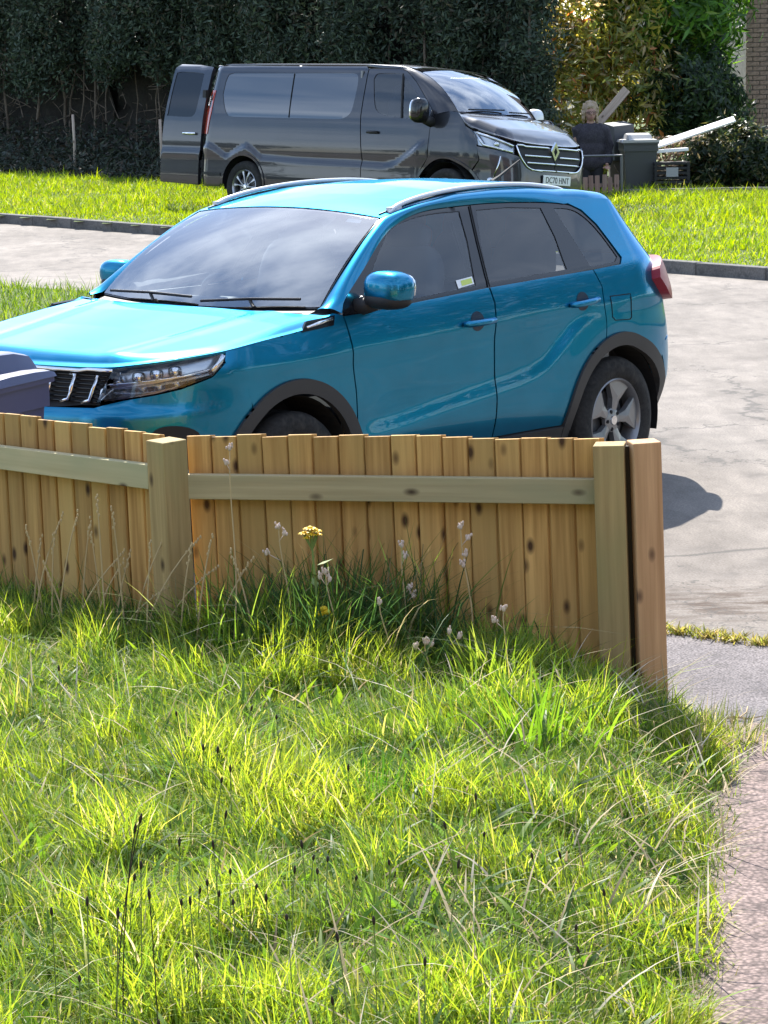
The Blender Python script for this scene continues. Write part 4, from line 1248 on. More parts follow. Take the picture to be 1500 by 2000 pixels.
MB().tube([Vector(rdf(.10, 1.02)) + Vector((0, -.02, 0)), Vector(rdf(.34, 1.02)) + Vector((0, -.02, 0))], .018, 8).build('door_handle', M_chrome, rd, smooth=True)
MB().box((-.42, -.02, .70), (.66, .012, .16)).build('plate_recess', M_steel, rd) if False else None
for z in (.62, 1.55): MB().box((.005, 0, z), (.06, .05, .10)).build('hinge', M_blk, rd)
# left rear door closed, load space, floor, cab
MB().box((-4.415, .46, 1.13), (.03, .86, 1.56)).build('closed_rear_door', M_van, VANO, bevel=.01)
MB().box((-2.0, 0, .42), (4.6, 1.15, .2)).build('floor_pan', M_dark, VANO)
MB().box((-2.0, 0, .62), (4.6, 1.6, .03)).build('load_floor', M_dark, VANO)
MB().box((-1.62, 0, 1.25), (.03, 1.62, 1.25)).build('bulkhead', M_dash, VANO)
MB().box((.25, 0, .75), (.9, 1.1, .55)).build('engine_bay', M_dark, VANO)
m = MB().prism([(.02, 1.36), (-.25, 1.38), (-.42, 1.28), (-.45, .8), (.02, .8)], -.74, .74); m.build('dashboard', M_dash, VANO)
for y in (.42, -.42):
    m = MB(); t = Matrix.Rotation(R(-10), 3, 'Y')
    m.ellipsoid((-.95, y, .92), (.28, .25, .11), 14, 8, .6); m.ellipsoid((-1.22, y, 1.25), (.08, .24, .34), 14, 8, .6, t); m.ellipsoid((-1.28, y, 1.63), (.05, .13, .09), 12, 8, .7, t)
    m.build('seat', M_seat, VANO, smooth=True)

# ------------------------------------------------------------------ foliage builders
def leaf_mesh(name, P, size, N=None, aspect=.55, col=None, fold=.25, jitter=.9):
    """one folded four-corner leaf at every point of P; N = preferred facing"""
    n = len(P)
    d = rng.normal(size=(n, 3))
    if N is not None: d = N + jitter * d * .6
    d /= np.linalg.norm(d, axis=1)[:, None]
    a = np.cross(d, rng.normal(size=(n, 3))); a /= np.linalg.norm(a, axis=1)[:, None] + 1e-9
    b = np.cross(d, a)
    s = (size if np.ndim(size) else np.full(n, size))[:, None]
    tip = P + a * s; bas = P - a * s * .6; w = s * aspect * .5
    V = np.stack([bas, P + b * w + d * s * fold * .3, tip, P - b * w + d * s * fold * .3], 1).reshape(-1, 3)
    i = np.arange(n) * 4
    F = np.concatenate([np.stack([i, i + 1, i + 2], 1), np.stack([i, i + 2, i + 3], 1)])
    c = np.repeat(col, 4, 0) if col is not None else None
    return np_mesh(name, V, F, c)

def tint(n, stops, weights, var=.18):
    """colour for n leaves from a weighted palette with brightness scatter"""
    k = rng.choice(len(stops), n, p=np.array(weights) / sum(weights))
    c = np.array(stops)[k]
    return np.clip(c * (1 + var * rng.normal(size=(n, 1))), .004, 1)

def clump_points(c, r, n, nclump, spread=.22, shell=.55):
    """points gathered in clumps through an ellipsoid volume, mostly near its skin; returns points and outward normals"""
    d = rng.normal(size=(nclump, 3)); d /= np.linalg.norm(d, axis=1)[:, None]
    k = (shell + (1 - shell) * rng.random((nclump, 1))) * (1 + .16 * rng.normal(size=(nclump, 1)))
    cc = d * k
    i = rng.integers(0, nclump, n)
    q = cc[i] + rng.normal(size=(n, 3)) * spread
    nn = q / (np.linalg.norm(q, axis=1)[:, None] + 1e-9)
    return np.array(c) + q * np.array(r), nn

def wobble(p0, p1, n, amp, seed):
    r = np.random.default_rng(seed); t = np.linspace(0, 1, n)[:, None]
    P = np.array(p0) * (1 - t) + np.array(p1) * t
    w = np.cumsum(r.normal(size=(n, 3)), 0) * amp; w -= w[:1]
    return [tuple(q) for q in P + w * np.array([1, 1, .2])]

# ------------------------------------------------------------------ conifers behind the van
def conifer(s, t, width, zb, h, label, seed, trunks=4, n=16000, core=1.0):
    global rng
    keep = rng; rng = np.random.default_rng(seed)
    p = st(s, t)
    root = empty('conifer_tree', (p[0], p[1], -.1), (0, 0, ka), label, 'tree', 'conifers in the tall hedge')
    # local x along the hedge, y away from the road (up to sign), z up
    sgn = 1.0
    nl = max(9, int(width * 8))
    cx = rng.uniform(-width / 2, width / 2, nl * 3); cz = rng.uniform(zb + .15, h, nl * 3); cr_ = rng.uniform(.28, .55, nl * 3)
    i = rng.integers(0, nl * 3, n)
    d = rng.normal(size=(n, 3)); d /= np.linalg.norm(d, axis=1)[:, None]
    k = rng.random(n) ** .35
    P = np.stack([cx[i] + d[:, 0] * k * cr_[i], d[:, 1] * k * cr_[i] * .9 - .25 + .35 * np.sin(cx[i] * 2.1 + seed), cz[i] + d[:, 2] * k * cr_[i] * 1.1], 1)
    P = P[(P[:, 2] < h + .3)]
    m = len(P); N = d[:m] * np.array([1, 1, .6]) + np.array([0, 0, -.25])
    col = tint(m, [(.032, .050, .032), (.046, .070, .042), (.058, .080, .042), (.066, .058, .036)], [4, 4, 2, 1], .25)
    link('crown', leaf_mesh('crown', P, rng.uniform(.04, .09, m), N, .5, col), root, M_conifer)
    # dense dead interior behind the foliage
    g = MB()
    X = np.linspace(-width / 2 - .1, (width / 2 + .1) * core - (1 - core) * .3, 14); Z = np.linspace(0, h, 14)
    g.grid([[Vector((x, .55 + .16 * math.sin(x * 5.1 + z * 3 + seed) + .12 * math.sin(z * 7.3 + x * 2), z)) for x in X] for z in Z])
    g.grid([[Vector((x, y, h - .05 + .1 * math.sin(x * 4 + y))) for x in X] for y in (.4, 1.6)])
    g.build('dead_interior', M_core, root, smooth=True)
    # bare stems
    for q in range(trunks):
        x0 = -width / 2 + width * (q + .5) / trunks + rng.uniform(-.15, .15); y0 = rng.uniform(-.25, .2)
        pts = wobble((x0, y0, 0), (x0 + rng.uniform(-.25, .25), y0, h * .7), 9, .035, seed * 10 + q)
        rad = rng.uniform(.016, .05)
        MB().tube(pts, [rad * (1 - .07 * j) for j in range(9)], 7).build('trunk', M_bark, root, smooth=True)
    # thin dead twigs
    tw = MB()
    for q in range(int(26 * width)):
        x0 = rng.uniform(-width / 2, width / 2); z0 = rng.uniform(.3, zb + .5); y0 = rng.uniform(-.3, .3)
        pts = wobble((x0, y0, z0), (x0 + rng.uniform(-.5, .5), y0 + rng.uniform(-.3, .2), z0 + rng.uniform(-.25, .5)), 4, .03, seed * 99 + q)
        tw.tube(pts, [.010, .008, .006, .004], 4, cap=False)
    tag(tw.build('twigs', M_bark, root), kind='stuff')
    rng = keep
    return root
conifer(-14.8, 8.2, 2.9, 1.7, 4.1, 'dark conifer beyond the left edge of the photo in the hedge', 27, 4, 14000)
conifer(-11.9, 8.2, 3.4, 1.75, 4.1, 'dark conifer at the far left edge of the hedge with bare trunk below', 21, 5, 27000)
conifer(-9.0, 8.3, 3.4, 1.85, 4.1, 'dark conifer left of the open van door with bare stems below', 22, 6, 27000)
conifer(-6.3, 8.5, 3.4, 1.35, 4.2, 'dark conifer directly behind the open rear door of the van', 23, 5, 27000)
conifer(-3.8, 8.4, 3.4, .9, 4.2, 'dark conifer behind the middle of the van roof', 24, 4, 27000)
conifer(-1.3, 8.4, 3.4, .6, 4.2, 'dark conifer behind the windscreen of the van', 25, 4, 27000)
conifer(.6, 8.5, 1.9, .2, 4.2, 'dark conifer at the right end of the hedge next to the yellowing shrub', 26, 3, 24000, core=.25)
# shaded undergrowth along the hedge foot
n = 26000
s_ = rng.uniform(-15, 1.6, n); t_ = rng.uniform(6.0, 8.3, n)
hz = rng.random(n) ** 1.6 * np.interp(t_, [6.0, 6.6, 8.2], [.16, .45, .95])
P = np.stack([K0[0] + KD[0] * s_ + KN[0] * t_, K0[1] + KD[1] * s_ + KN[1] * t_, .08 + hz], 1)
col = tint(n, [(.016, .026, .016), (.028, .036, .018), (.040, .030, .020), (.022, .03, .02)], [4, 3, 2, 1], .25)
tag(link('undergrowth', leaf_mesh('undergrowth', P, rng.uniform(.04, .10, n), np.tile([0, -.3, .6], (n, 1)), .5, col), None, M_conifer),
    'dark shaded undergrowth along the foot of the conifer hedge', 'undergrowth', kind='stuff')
# two thin posts of an old wire fence in front of the hedge
for k, (u, lab) in enumerate(((-5.21, 'thin grey wire-fence post at the hedge foot, the left of two'), (-3.72, 'thin grey wire-fence post beside the open van door'))):
    y = 46.4 if k == 0 else 44.4
    o = MB().tube([(0, 0, 0), (.01, 0, .55), (.0, 0, 1.05 if k == 0 else 1.0)], [.026, .025, .024], 8).build('fence_post', M_greywood, smooth=True)
    o.location = (u * y / 47.0, y, .08); tag(o, lab, 'post', 'wire fence posts')

# ------------------------------------------------------------------ shrubs right of the van
def shrub(name, label, parts, palette, weights, leaf, n, stems, base, mat=M_leaf, aspect=.5, nclump=70, spread=.16, group=None, cat='shrub'):
    root = empty(name, base, (0, 0, 0), label, cat, group)
    PP = []; NN = []
    for c, r, f in parts:
        p, nn = clump_points(np.array(c) - np.array(base), r, int(n * f), nclump, spread)
        k = p[:, 2] > .02
        PP.append(p[k]); NN.append(nn[k])
    P = np.concatenate(PP); N = np.concatenate(NN); m = len(P)
    col = tint(m, palette, weights, .25)
    link('crown', leaf_mesh('crown', P, rng.uniform(leaf[0], leaf[1], m), N, aspect, col), root, mat)
    for q in range(stems):
        c, r, f = parts[q % len(parts)]
        e = (c[0] - base[0] + rng.uniform(-.5, .5) * r[0], c[1] - base[1] + rng.uniform(-.3, .3) * r[1], c[2] - base[2] + rng.uniform(-.2, .6) * r[2])
        MB().tube(wobble((rng.uniform(-.25, .25), rng.uniform(-.2, .2), 0), e, 7, .03, 300 + q), [.028, .026, .022, .019, .015, .011, .007], 6).build('stem', M_bark, root, smooth=True)
    return root
shrub('yellowing_shrub', 'tall loose shrub with yellow and olive leaves behind the standing person',
      [((3.0, 42.6, 1.1), (.85, .8, 1.25), .35), ((3.9, 42.9, 1.5), (.9, .8, 1.2), .30), ((3.4, 42.9, 2.7), (1.05, .8, 1.1), .35)],
      [(.27, .27, .05), (.40, .34, .06), (.17, .21, .05), (.46, .36, .17), (.48, .20, .06), (.62, .58, .42)], [5, 3, 5, 2, .8, .8], (.06, .15), 15000, 9, (3.4, 42.7, -.15), aspect=.42)
shrub('laurel_bush', 'bright green laurel bush high up beside the brick house wall',
      [((4.95, 43.4, 2.75), (.86, .8, .95), .6), ((4.2, 43.2, 2.6), (.7, .6, .8), .4)],
      [(.09, .21, .025), (.14, .29, .035), (.05, .12, .022), (.22, .32, .06)], [4, 3, 3, 1], (.09, .19), 9000, 6, (4.7, 43.4, -.15), aspect=.36)
shrub('dark_bush', 'dark shaded bush below the laurel, beside the brick house wall',
      [((4.85, 42.6, 1.3), (.75, .7, .75), .6), ((5.3, 42.8, 1.0), (.48, .6, 1.0), .4)],
      [(.026, .050, .024), (.045, .085, .03), (.09, .14, .035)], [5, 4, 2], (.05, .11), 13000, 5, (5.0, 42.6, -.15))
shrub('front_hedge', 'small garden hedge with pale sunlit top right of the black crates',
      [((4.75, 39.0, .42), (.42, .35, .50), .4), ((5.35, 38.95, .45), (.50, .36, .52), .6)],
      [(.022, .04, .018), (.035, .055, .02), (.10, .10, .03), (.28, .24, .12)], [5, 4, 1.5, .8], (.04, .09), 11000, 6, (5.1, 38.95, -.12), cat='hedge')

# ------------------------------------------------------------------ brick house corner at the right
hb = empty('brick_house', (5.92, 44, -.3), label='brown brick house corner at the upper right edge of the photo', cat='house')
WX, WZ = 7.0, 5.2
MB().box((WX / 2 + .012, 1.4 + .014, WZ / 2), (WX, 2.8, WZ)).build('wall', M_mortar, hb)
bw, bh, bd = .215, .065, .1
bme = MB().box((0, 0, 0), (bw, .03, bh)).mesh('brick', bevel=.004); bme.materials.append(M_brick)
bhf = MB().box((0, 0, 0), (.1025, .03, bh)).mesh('brick', bevel=.004); bhf.materials.append(M_brick)
for row in range(11, 52):
    for c in range(5):
        if row % 2 and c == 0:
            o = link('brick', bhf, hb); o.location = (.0515, -.003 + random.uniform(-.002, .002), row * .075)
        x = .1075 + (c + (.5 if row % 2 else 0)) * .225 + .0
        o = link('brick', bme, hb); o.location = (x, -.003 + random.uniform(-.002, .002), row * .075)
rm = MB().add([(-.35, -.35, WZ), (WX + .4, -.35, WZ), (WX + .4, 1.4, WZ + 1.2), (-.35, 1.4, WZ + 1.2), (-.35, 3.2, WZ), (WX + .4, 3.2, WZ)], [(0, 1, 2, 3), (3, 2, 5, 4), (0, 3, 4), (1, 5, 2)])
rm.build('roof', simple('roof_tiles', (.09, .06, .05), .85), hb)
# window with pane further along the wall
wf = MB().box((3.4, -.02, 2.7), (1.3, .06, 1.2)).build('window', M_white, hb, bevel=.01)
MB().box((3.4, -.055, 2.7), (1.15, .01, 1.05)).build('pane', M_gloss, wf)

# ------------------------------------------------------------------ low front wall, gate, bins and clutter
lw = empty('low_wall', (3.33, 37.95, -.12), (0, 0, -.02), 'low dark block wall along the far verge at the right', 'wall')
for i in range(7):
    for j in range(2):
        o = MB().box((0, 0, 0), (.438 if not (j and i == 6) else .43, .2, .145)).build('block', M_stonew, lw, bevel=.008)
        o.location = (.22 + i * .445 + (.1 if j else 0), random.uniform(-.004, .004), .08 + j * .15)
for i in range(5):
    o = MB().box((0, 0, 0), (.60, .25, .045)).build('coping', M_conc if i in (1,) else M_stonew, lw, bevel=.008)
    o.location = (.35 + i * .605, 0, .335 - .07)
gt = empty('garden_gate', (2.84, 38.0, -.12), label='low pinkish slatted gate with a steel top rail in front of the person', cat='gate')
for i in range(6):
    h = .46 + random.uniform(-.02, .02)
    o = MB().box((0, 0, h / 2), (.066, .02, h)).build('slat', M_pinkwood, gt, bevel=.004); o.location = (.045 + i * .088, random.uniform(-.004, .004), .03); o.rotation_euler = (0, random.uniform(-.03, .03), 0)
for z in (.12, .36): MB().box((.26, .025, z), (.54, .025, .05)).build('cross_bar', M_pinkwood, gt)
MB().tube([(-.02, 0, .77), (.55, .0, .77)], .014, 8).build('steel_rail', M_steel, gt)
for x in (-.02, .55): MB().tube([(x, 0, 0), (x, 0, .78)], .018, 8).build('gate_post', M_steel, gt)
MB().tube([(.60, .03, 0), (.52, .0, .42)], .012, 6).build('prop', M_steel, gt)

def wheelie(name, loc, rz, label, mat, lidmat, group=None, w=.52, d=.55, h=.95, lid_open=0):
    b = empty(name, loc, (0, 0, rz), label, 'bin', group)
    m = MB()
    lv = []
    for z, k in ((.06, .80), (h - .12, .98), (h - .12, 1.04), (h - .02, 1.04), (h - .02, 1.10), (h, 1.10)):
        lv.append([Vector((sx * w / 2 * k, sy * d / 2 * k, z)) for sx, sy in ((-1, -1), (1, -1), (1, 1), (-1, 1), (-1, -1))])
    m.grid(lv); m.add(lv[0][:4], [(0, 1, 2, 3)])
    m.build('bin_body', mat, b, bevel=0, angle=.4)
    l = MB()
    hw, hd = w / 2 * 1.13, d / 2 * 1.13
    prof = [(-1, 0, 0), (-1, .035, 0), (-.93, .045, 0), (-.80, .05, 1), (-.55, .105, 1), (0, .125, 1), (.55, .115, 1), (.9, .09, 1), (1.0, .06, 1)]
    P = []
    for fx in (-1, -.96, -.86, -.70, -.62, -.54, -.3, 0, .3, .54, .62, .70, .86, .96, 1):
        row = []
        for py, pz, _ in prof:
            e = 1.0 if abs(fx) < .55 else .92 if abs(fx) < .63 else .33 if abs(fx) < .9 else .28 if abs(fx) < .97 else 0.0
            row.append(Vector((fx * hw, py * hd, max(0, pz * e if pz > .036 else pz * (1 if abs(fx) < .97 else 0)))))
        P.append(row)
    l.grid(P)
    lo = l.build('lid', lidmat, b, angle=.5); lo.location = (0, 0, h + .002)
    lo.rotation_euler = (lid_open, 0, 0)
    hd_ = MB().tube([(-w * .40, d * .60, h - .03), (w * .40, d * .60, h - .03)], .016, 8).build('handle', mat, b, smooth=True)
    for sx in (-1, 1):
        MB().lathe([(.02, -.03), (.10, -.03), (.10, .03), (.02, .03)], 20, axis='x', c=(sx * w * .38, d * .42, .10)).build('wheel', M_rubber, b, angle=.6)
    return b
wheelie('wheelie_bin', (3.69, 38.75, -.12), R(4), 'dark grey wheelie bin with pale grey lid beside the person at the gate', M_bingrey, M_binlid, 'wheelie bins', w=.47, d=.5, h=.92)
o = MB().box((0, 0, .0), (.32, .36, .50)).build('grey_box', M_box, bevel=.012)
o.location = (3.47, 39.25, .80); o.rotation_euler = (R(6), R(-4), R(18)); tag(o, 'dark grey box tilted on the heap behind the grey wheelie bin', 'box')
o2 = MB().box((0, 0, 0), (.34, .30, .62)).build('cardboard_box', simple('dull_card', (.16, .13, .1), .9), bevel=.01); o2.location = (3.5, 39.3, .22); tag(o2, 'dull brown box under the tilted grey box behind the bin', 'box')
o = MB().box((0, 0, 0), (.125, .03, 1.75)).build('plank', M_greywood, bevel=.004)
o.location = (3.05, 39.7, .86); o.rotation_euler = (R(-8), R(40), R(-20)); tag(o, 'pale plank leaning up to the right behind the person', 'plank')
o = MB().box((.6, 0, 0), (1.22, .13, .028)).build('long_board', M_white, bevel=.006)
o.location = (3.90, 38.70, .735); o.rotation_euler = (R(32), R(-17.5), 0); tag(o, 'long white board lying slanted across the rubbish heap', 'board')
o = MB().box((.25, 0, 0), (.52, .12, .045)).build('white_board', M_white, bevel=.006)
o.location = (3.88, 38.62, .665); o.rotation_euler = (0, R(-3), R(5)); tag(o, 'short white board just below the long white slanted board', 'board')
for k, (x, z, w, h, lab) in enumerate(((4.13, .46, .50, .25, 'black crate with grey label, upper of two by the low wall'), (4.13, .20, .54, .25, 'black crate lying under the labelled crate by the low wall'))):
    c = empty('black_crate', (x, 38.55, z - h / 2 - .06), (0, 0, R(2 + 4 * k)), lab, 'crate', 'black crates by the low wall')
    for zz in np.linspace(.03, h - .02, 4): MB().box((0, 0, zz), (w, .34, .035)).build('slat', M_blk, c, bevel=.004)
    for sx in (-1, 1):
        for sy in (-1, 1): MB().box((sx * (w / 2 - .02), sy * .165, h / 2), (.04, .03, h)).build('corner_post', M_blk, c)
    if k == 0: MB().box((.0, -.178, h * .45), (.17, .006, .13)).build('label_card', simple('grey_card', (.30, .30, .30), .8), c)
hb2 = MB().box((0, 0, .05), (.62, .42, .22)).build('crate_base', M_blk, bevel=.01); hb2.location = (4.13, 38.6, -.09); tag(hb2, 'low black tray on the ground under the two black crates', 'tray')
# branches and brush on the heap
br = empty('brush_pile', (4.15, 39.15, -.12), label='heap of cut branches and dry leaves behind the wheelie bin', cat='brush')
for q in range(26):
    a = (random.uniform(-.55, .5), random.uniform(-.2, .25), random.uniform(.1, .75)); b_ = (a[0] + random.uniform(-.5, .5), a[1] + random.uniform(-.2, .2), a[2] + random.uniform(.05, .38))
    MB().tube(wobble(a, b_, 5, .025, 700 + q), [.017, .015, .013, .01, .006], 5).build('branch', M_greywood if q % 3 else M_bark, br, smooth=True)
P = np.stack([rng.uniform(-.6, .6, 1800), rng.uniform(-.3, .3, 1800), rng.random(1800) ** .7 * .98], 1)
link('dry_leaves', leaf_mesh('dry_leaves', P, rng.uniform(.03, .08, 1800), None, .5, tint(1800, [(.20, .16, .11), (.33, .28, .22), (.08, .09, .03), (.12, .08, .05)], [3, 2, 2, 2])), br, M_leaf)
# blue bin behind the fence at the left
wheelie('wheelie_bin', (-1.76, 11.06, 0), R(-24), 'blue plastic wheelie bin at the left edge in front of the blue car', M_bin, M_bin, 'wheelie bins', w=.52, d=.60, h=.96)

# ------------------------------------------------------------------ person standing behind the gate
per = empty('person', (3.02, 38.75, -.22), (0, 0, R(6)), 'person with light hair, glasses and dark jumper standing behind the low gate', 'person')
def remeshed(name, mb, mat, parent, vox=.018, sm_it=6):
    me = mb.mesh(name)
    o = link(name, me, None, mat)
    md = o.modifiers.new('r', 'REMESH'); md.mode = 'VOXEL'; md.voxel_size = vox; md.use_smooth_shade = True
    md2 = o.modifiers.new('s', 'SMOOTH'); md2.iterations = sm_it; md2.factor = .5
    bpy.context.view_layer.update()
    ne = bpy.data.meshes.new_from_object(o.evaluated_get(bpy.context.evaluated_depsgraph_get()))
    bpy.data.objects.remove(o)
    if not ne.materials: ne.materials.append(mat)
    return link(name, ne, parent)
# local frame: facing -y, height 1.56
b = MB()
b.ellipsoid((0, 0, 1.445), (.074, .092, .112), 20, 14)                  # skull
b.ellipsoid((0, -.022, 1.395), (.058, .068, .070), 16, 10)              # jaw
b.tube([(0, .01, 1.37), (0, .015, 1.26)], [.050, .058], 12)             # neck
b.ellipsoid((0, -.094, 1.425), (.013, .020, .026), 10, 8)               # nose
for s in (-1, 1):
    b.ellipsoid((s * .077, 0, 1.43), (.010, .018, .030), 8, 8)
b.ellipsoid((0, .01, 1.13), (.165, .10, .17), 18, 12); b.ellipsoid((0, .01, .95), (.155, .10, .17), 18, 12); b.ellipsoid((0, .01, .80), (.165, .11, .14), 18, 12)
for s in (-1, 1):
    b.tube([(s * .17, .01, 1.21), (s * .235, .03, .98), (s * .235, -.02, .78), (s * .215, -.10, .70)], [.052, .042, .034, .026], 10)
    b.tube([(s * .085, .01, .80), (s * .09, .0, .44), (s * .095, .02, .08)], [.085, .058, .042], 12)
    b.ellipsoid((s * .10, -.05, .035), (.045, .12, .035), 12, 8)
    # hands with fingers resting on the gate
    hx, hy, hz_ = s * .205, -.15, .68
    b.ellipsoid((hx, hy, hz_), (.042, .05, .020), 12, 8)
    for f in range(4):
        fx = hx + (f - 1.5) * .021; L = (.062, .072, .068, .052)[f]
        b.tube([(fx, hy - .03, hz_), (fx, hy - .03 - L * .6, hz_ - .004), (fx, hy - .03 - L, hz_ - .026)], [.011, .010, .008], 6)
    b.tube([(hx - s * .032, hy + .01, hz_), (hx - s * .058, hy - .025, hz_ - .006), (hx - s * .060, hy - .055, hz_ - .014)], [.012, .011, .009], 6)
remeshed('body', b, M_skin, per, .0095, 3)
j = MB()
j.ellipsoid((0, .01, 1.10), (.215, .145, .21), 22, 14); j.ellipsoid((0, .01, .92), (.215, .150, .22), 22, 14); j.ellipsoid((0, .01, .76), (.210, .150, .15), 22, 14)
for s in (-1, 1):
    j.tube([(s * .10, .012, 1.255), (s * .20, .015, 1.19), (s * .275, .03, .97), (s * .262, -.02, .79), (s * .235, -.085, .715)], [.062, .085, .070, .058, .045], 12)
j.tube([(0, .012, 1.20), (0, .012, 1.285)], [.11, .068], 14)
remeshed('jumper', j, M_jumper, per, .016, 5)
t = MB()
t.ellipsoid((0, .012, .76), (.185, .135, .13), 18, 12)
for s in (-1, 1): t.tube([(s * .09, .01, .78), (s * .095, .0, .44), (s * .10, .02, .09)], [.105, .078, .065], 12)
remeshed('trousers', t, M_trouser, per, .016, 4)
h = MB()
h.ellipsoid((0, .030, 1.482), (.092, .098, .102), 18, 12)
hr_ = random.Random(5)
for q in range(230):
    a = hr_.uniform(-.35, math.pi + .35); e = hr_.uniform(-.9, 1.45); k = hr_.uniform(.92, 1.18)
    c = Vector((.098 * k * math.cos(a) * math.cos(e), .026 + .098 * k * math.sin(a) * math.cos(e), 1.478 + .108 * k * math.sin(e)))
    h.ellipsoid(c, (hr_.uniform(.012, .024), hr_.uniform(.012, .022), hr_.uniform(.014, .03)), 7, 5)
for s in (-1, 1):
    for q in range(26): h.ellipsoid((s * hr_.uniform(.076, .112), hr_.uniform(-.01, .07), hr_.uniform(1.31, 1.47)), (.018, .022, .028), 7, 5)
for q in range(16): h.ellipsoid((hr_.uniform(-.06, .06), -.066, 1.515 + hr_.uniform(-.012, .03)), (.016, .018, .016), 7, 5)
hr = remeshed('hair', h, M_hair, per, .009, 1)
gl = MB()
for s in (-1, 1):
    ring = [Vector((s * .034 + .029 * math.cos(a), -.098 + .006 * abs(math.cos(a)), 1.447 + .022 * math.sin(a))) for a in np.linspace(0, 2 * math.pi, 17)]
    gl.tube(ring, .003, 6, cap=False); gl.tube([(s * .062, -.090, 1.45), (s * .078, -.01, 1.45)], .004, 5)
gl.tube([(-.006, -.102, 1.45), (.006, -.102, 1.45)], .004, 5)
gl.build('glasses', M_gloss, per)
for s in (-1, 1): MB().ellipsoid((s * .033, -.080, 1.446), (.012, .008, .009), 10, 8).build('eye', simple('eye_dark', (.05, .035, .03), .3) if 'eye_dark' not in MATS else MATS['eye_dark'], per, smooth=True)
MB().ellipsoid((0, -.083, 1.378), (.024, .010, .007), 12, 8).build('mouth', simple('lips', (.28, .10, .09), .5), per, smooth=True)

# ------------------------------------------------------------------ houses on the photographer's side of the road (mirrored in the paintwork)
def make_house(loc, rz, label, wall):
    h = empty('brick_house', loc, (0, 0, rz), label, 'house', 'houses facing the road')
    W, D, Hh = 13.0, 8.0, 5.0
    MB().box((0, -D / 2, Hh / 2), (W, D, Hh)).build('wall', wall, h)
    m = MB().add([(-W / 2 - .3, .35, Hh), (W / 2 + .3, .35, Hh), (W / 2 + .3, -D / 2, Hh + 2.9), (-W / 2 - .3, -D / 2, Hh + 2.9), (-W / 2 - .3, -D - .35, Hh), (W / 2 + .3, -D - .35, Hh)], [(0, 1, 2, 3), (3, 2, 5, 4), (0, 3, 4), (1, 5, 2)])
    m.build('roof', MATS['roof_tiles'], h)
    for x, z, w, hh in ((-4.6, 1.5, 2.0, 1.3), (4.6, 1.5, 2.0, 1.3), (-4.6, 3.9, 1.7, 1.1), (4.6, 3.9, 1.7, 1.1), (-1.2, 3.9, .9, 1.1), (1.2, 3.9, .9, 1.1)):
        o = MB().box((x, .02, z), (w, .08, hh)).build('window', M_white, h); MB().box((x, .065, z), (w - .16, .02, hh - .16)).build('pane', M_gloss, o); MB().box((x, .06, z - hh / 2 - .05), (w + .2, .16, .07)).build('sill', M_conc, o)
    for x in (-1.3, 1.3):
        o = MB().box((x, .02, 1.05), (.95, .08, 2.1)).build('door', simple('door_paint', (.05, .06, .09), .4) if 'door_paint' not in MATS else MATS['door_paint'], h)
        MB().ellipsoid((x + .36, .09, 1.05), (.03, .03, .03), 10, 6).build('handle', M_chrome, o, smooth=True)
    return h
M_hw = surface_mat('house_brick', (.16, .085, .06), (.24, .13, .09), (.13, .08, .06), 3, 30)
make_house((-1.0, -3.2, 0), 0, 'brick house right behind the viewpoint, mirrored in the van doors', M_hw)
make_house((-19.0, -1.5, 0), R(-14), 'brick house to the left of the viewpoint, mirrored in the van side', M_hw)
make_house((17.5, -2.0, 0), R(10), 'brick house to the right of the viewpoint, mirrored in the car doors', M_hw)

# street trees and shrubs outside the frame that the paintwork mirrors
def street_tree(x, y, r, h, label, grp):
    shrub('street_tree', label, [((x, y, h * .62), (r, r, h * .40), .6), ((x + r * .4, y - r * .3, h * .5), (r * .7, r * .7, h * .3), .4)], [(.03, .055, .018), (.045, .075, .02), (.06, .085, .025)], [3, 3, 1], (.22, .42), 2600, 4, (x, y, -.3), group=grp, cat='tree', nclump=40, spread=.2)
for x, y, r, h in ((-30, 14, 2.4, 3.6), (-33, 22, 2.8, 4.2), (-31, 30, 2.4, 3.4), (-36, 38, 2.8, 4.2), (-34, 46, 2.6, 3.8)):
    street_tree(x, y, r, h, 'broad green tree left along the road, mirrored in the van side', 'trees left along the road')
for x, y, r, h in ((11, 9, 2.4, 5), (13.5, 14.5, 2.8, 6), (16, 20, 3.0, 6.5), (12.5, 4, 2.2, 4.5)):
    street_tree(x, y, r, h, 'broad green tree right of the parking bay, mirrored in the car doors', 'trees right of the parking bay')

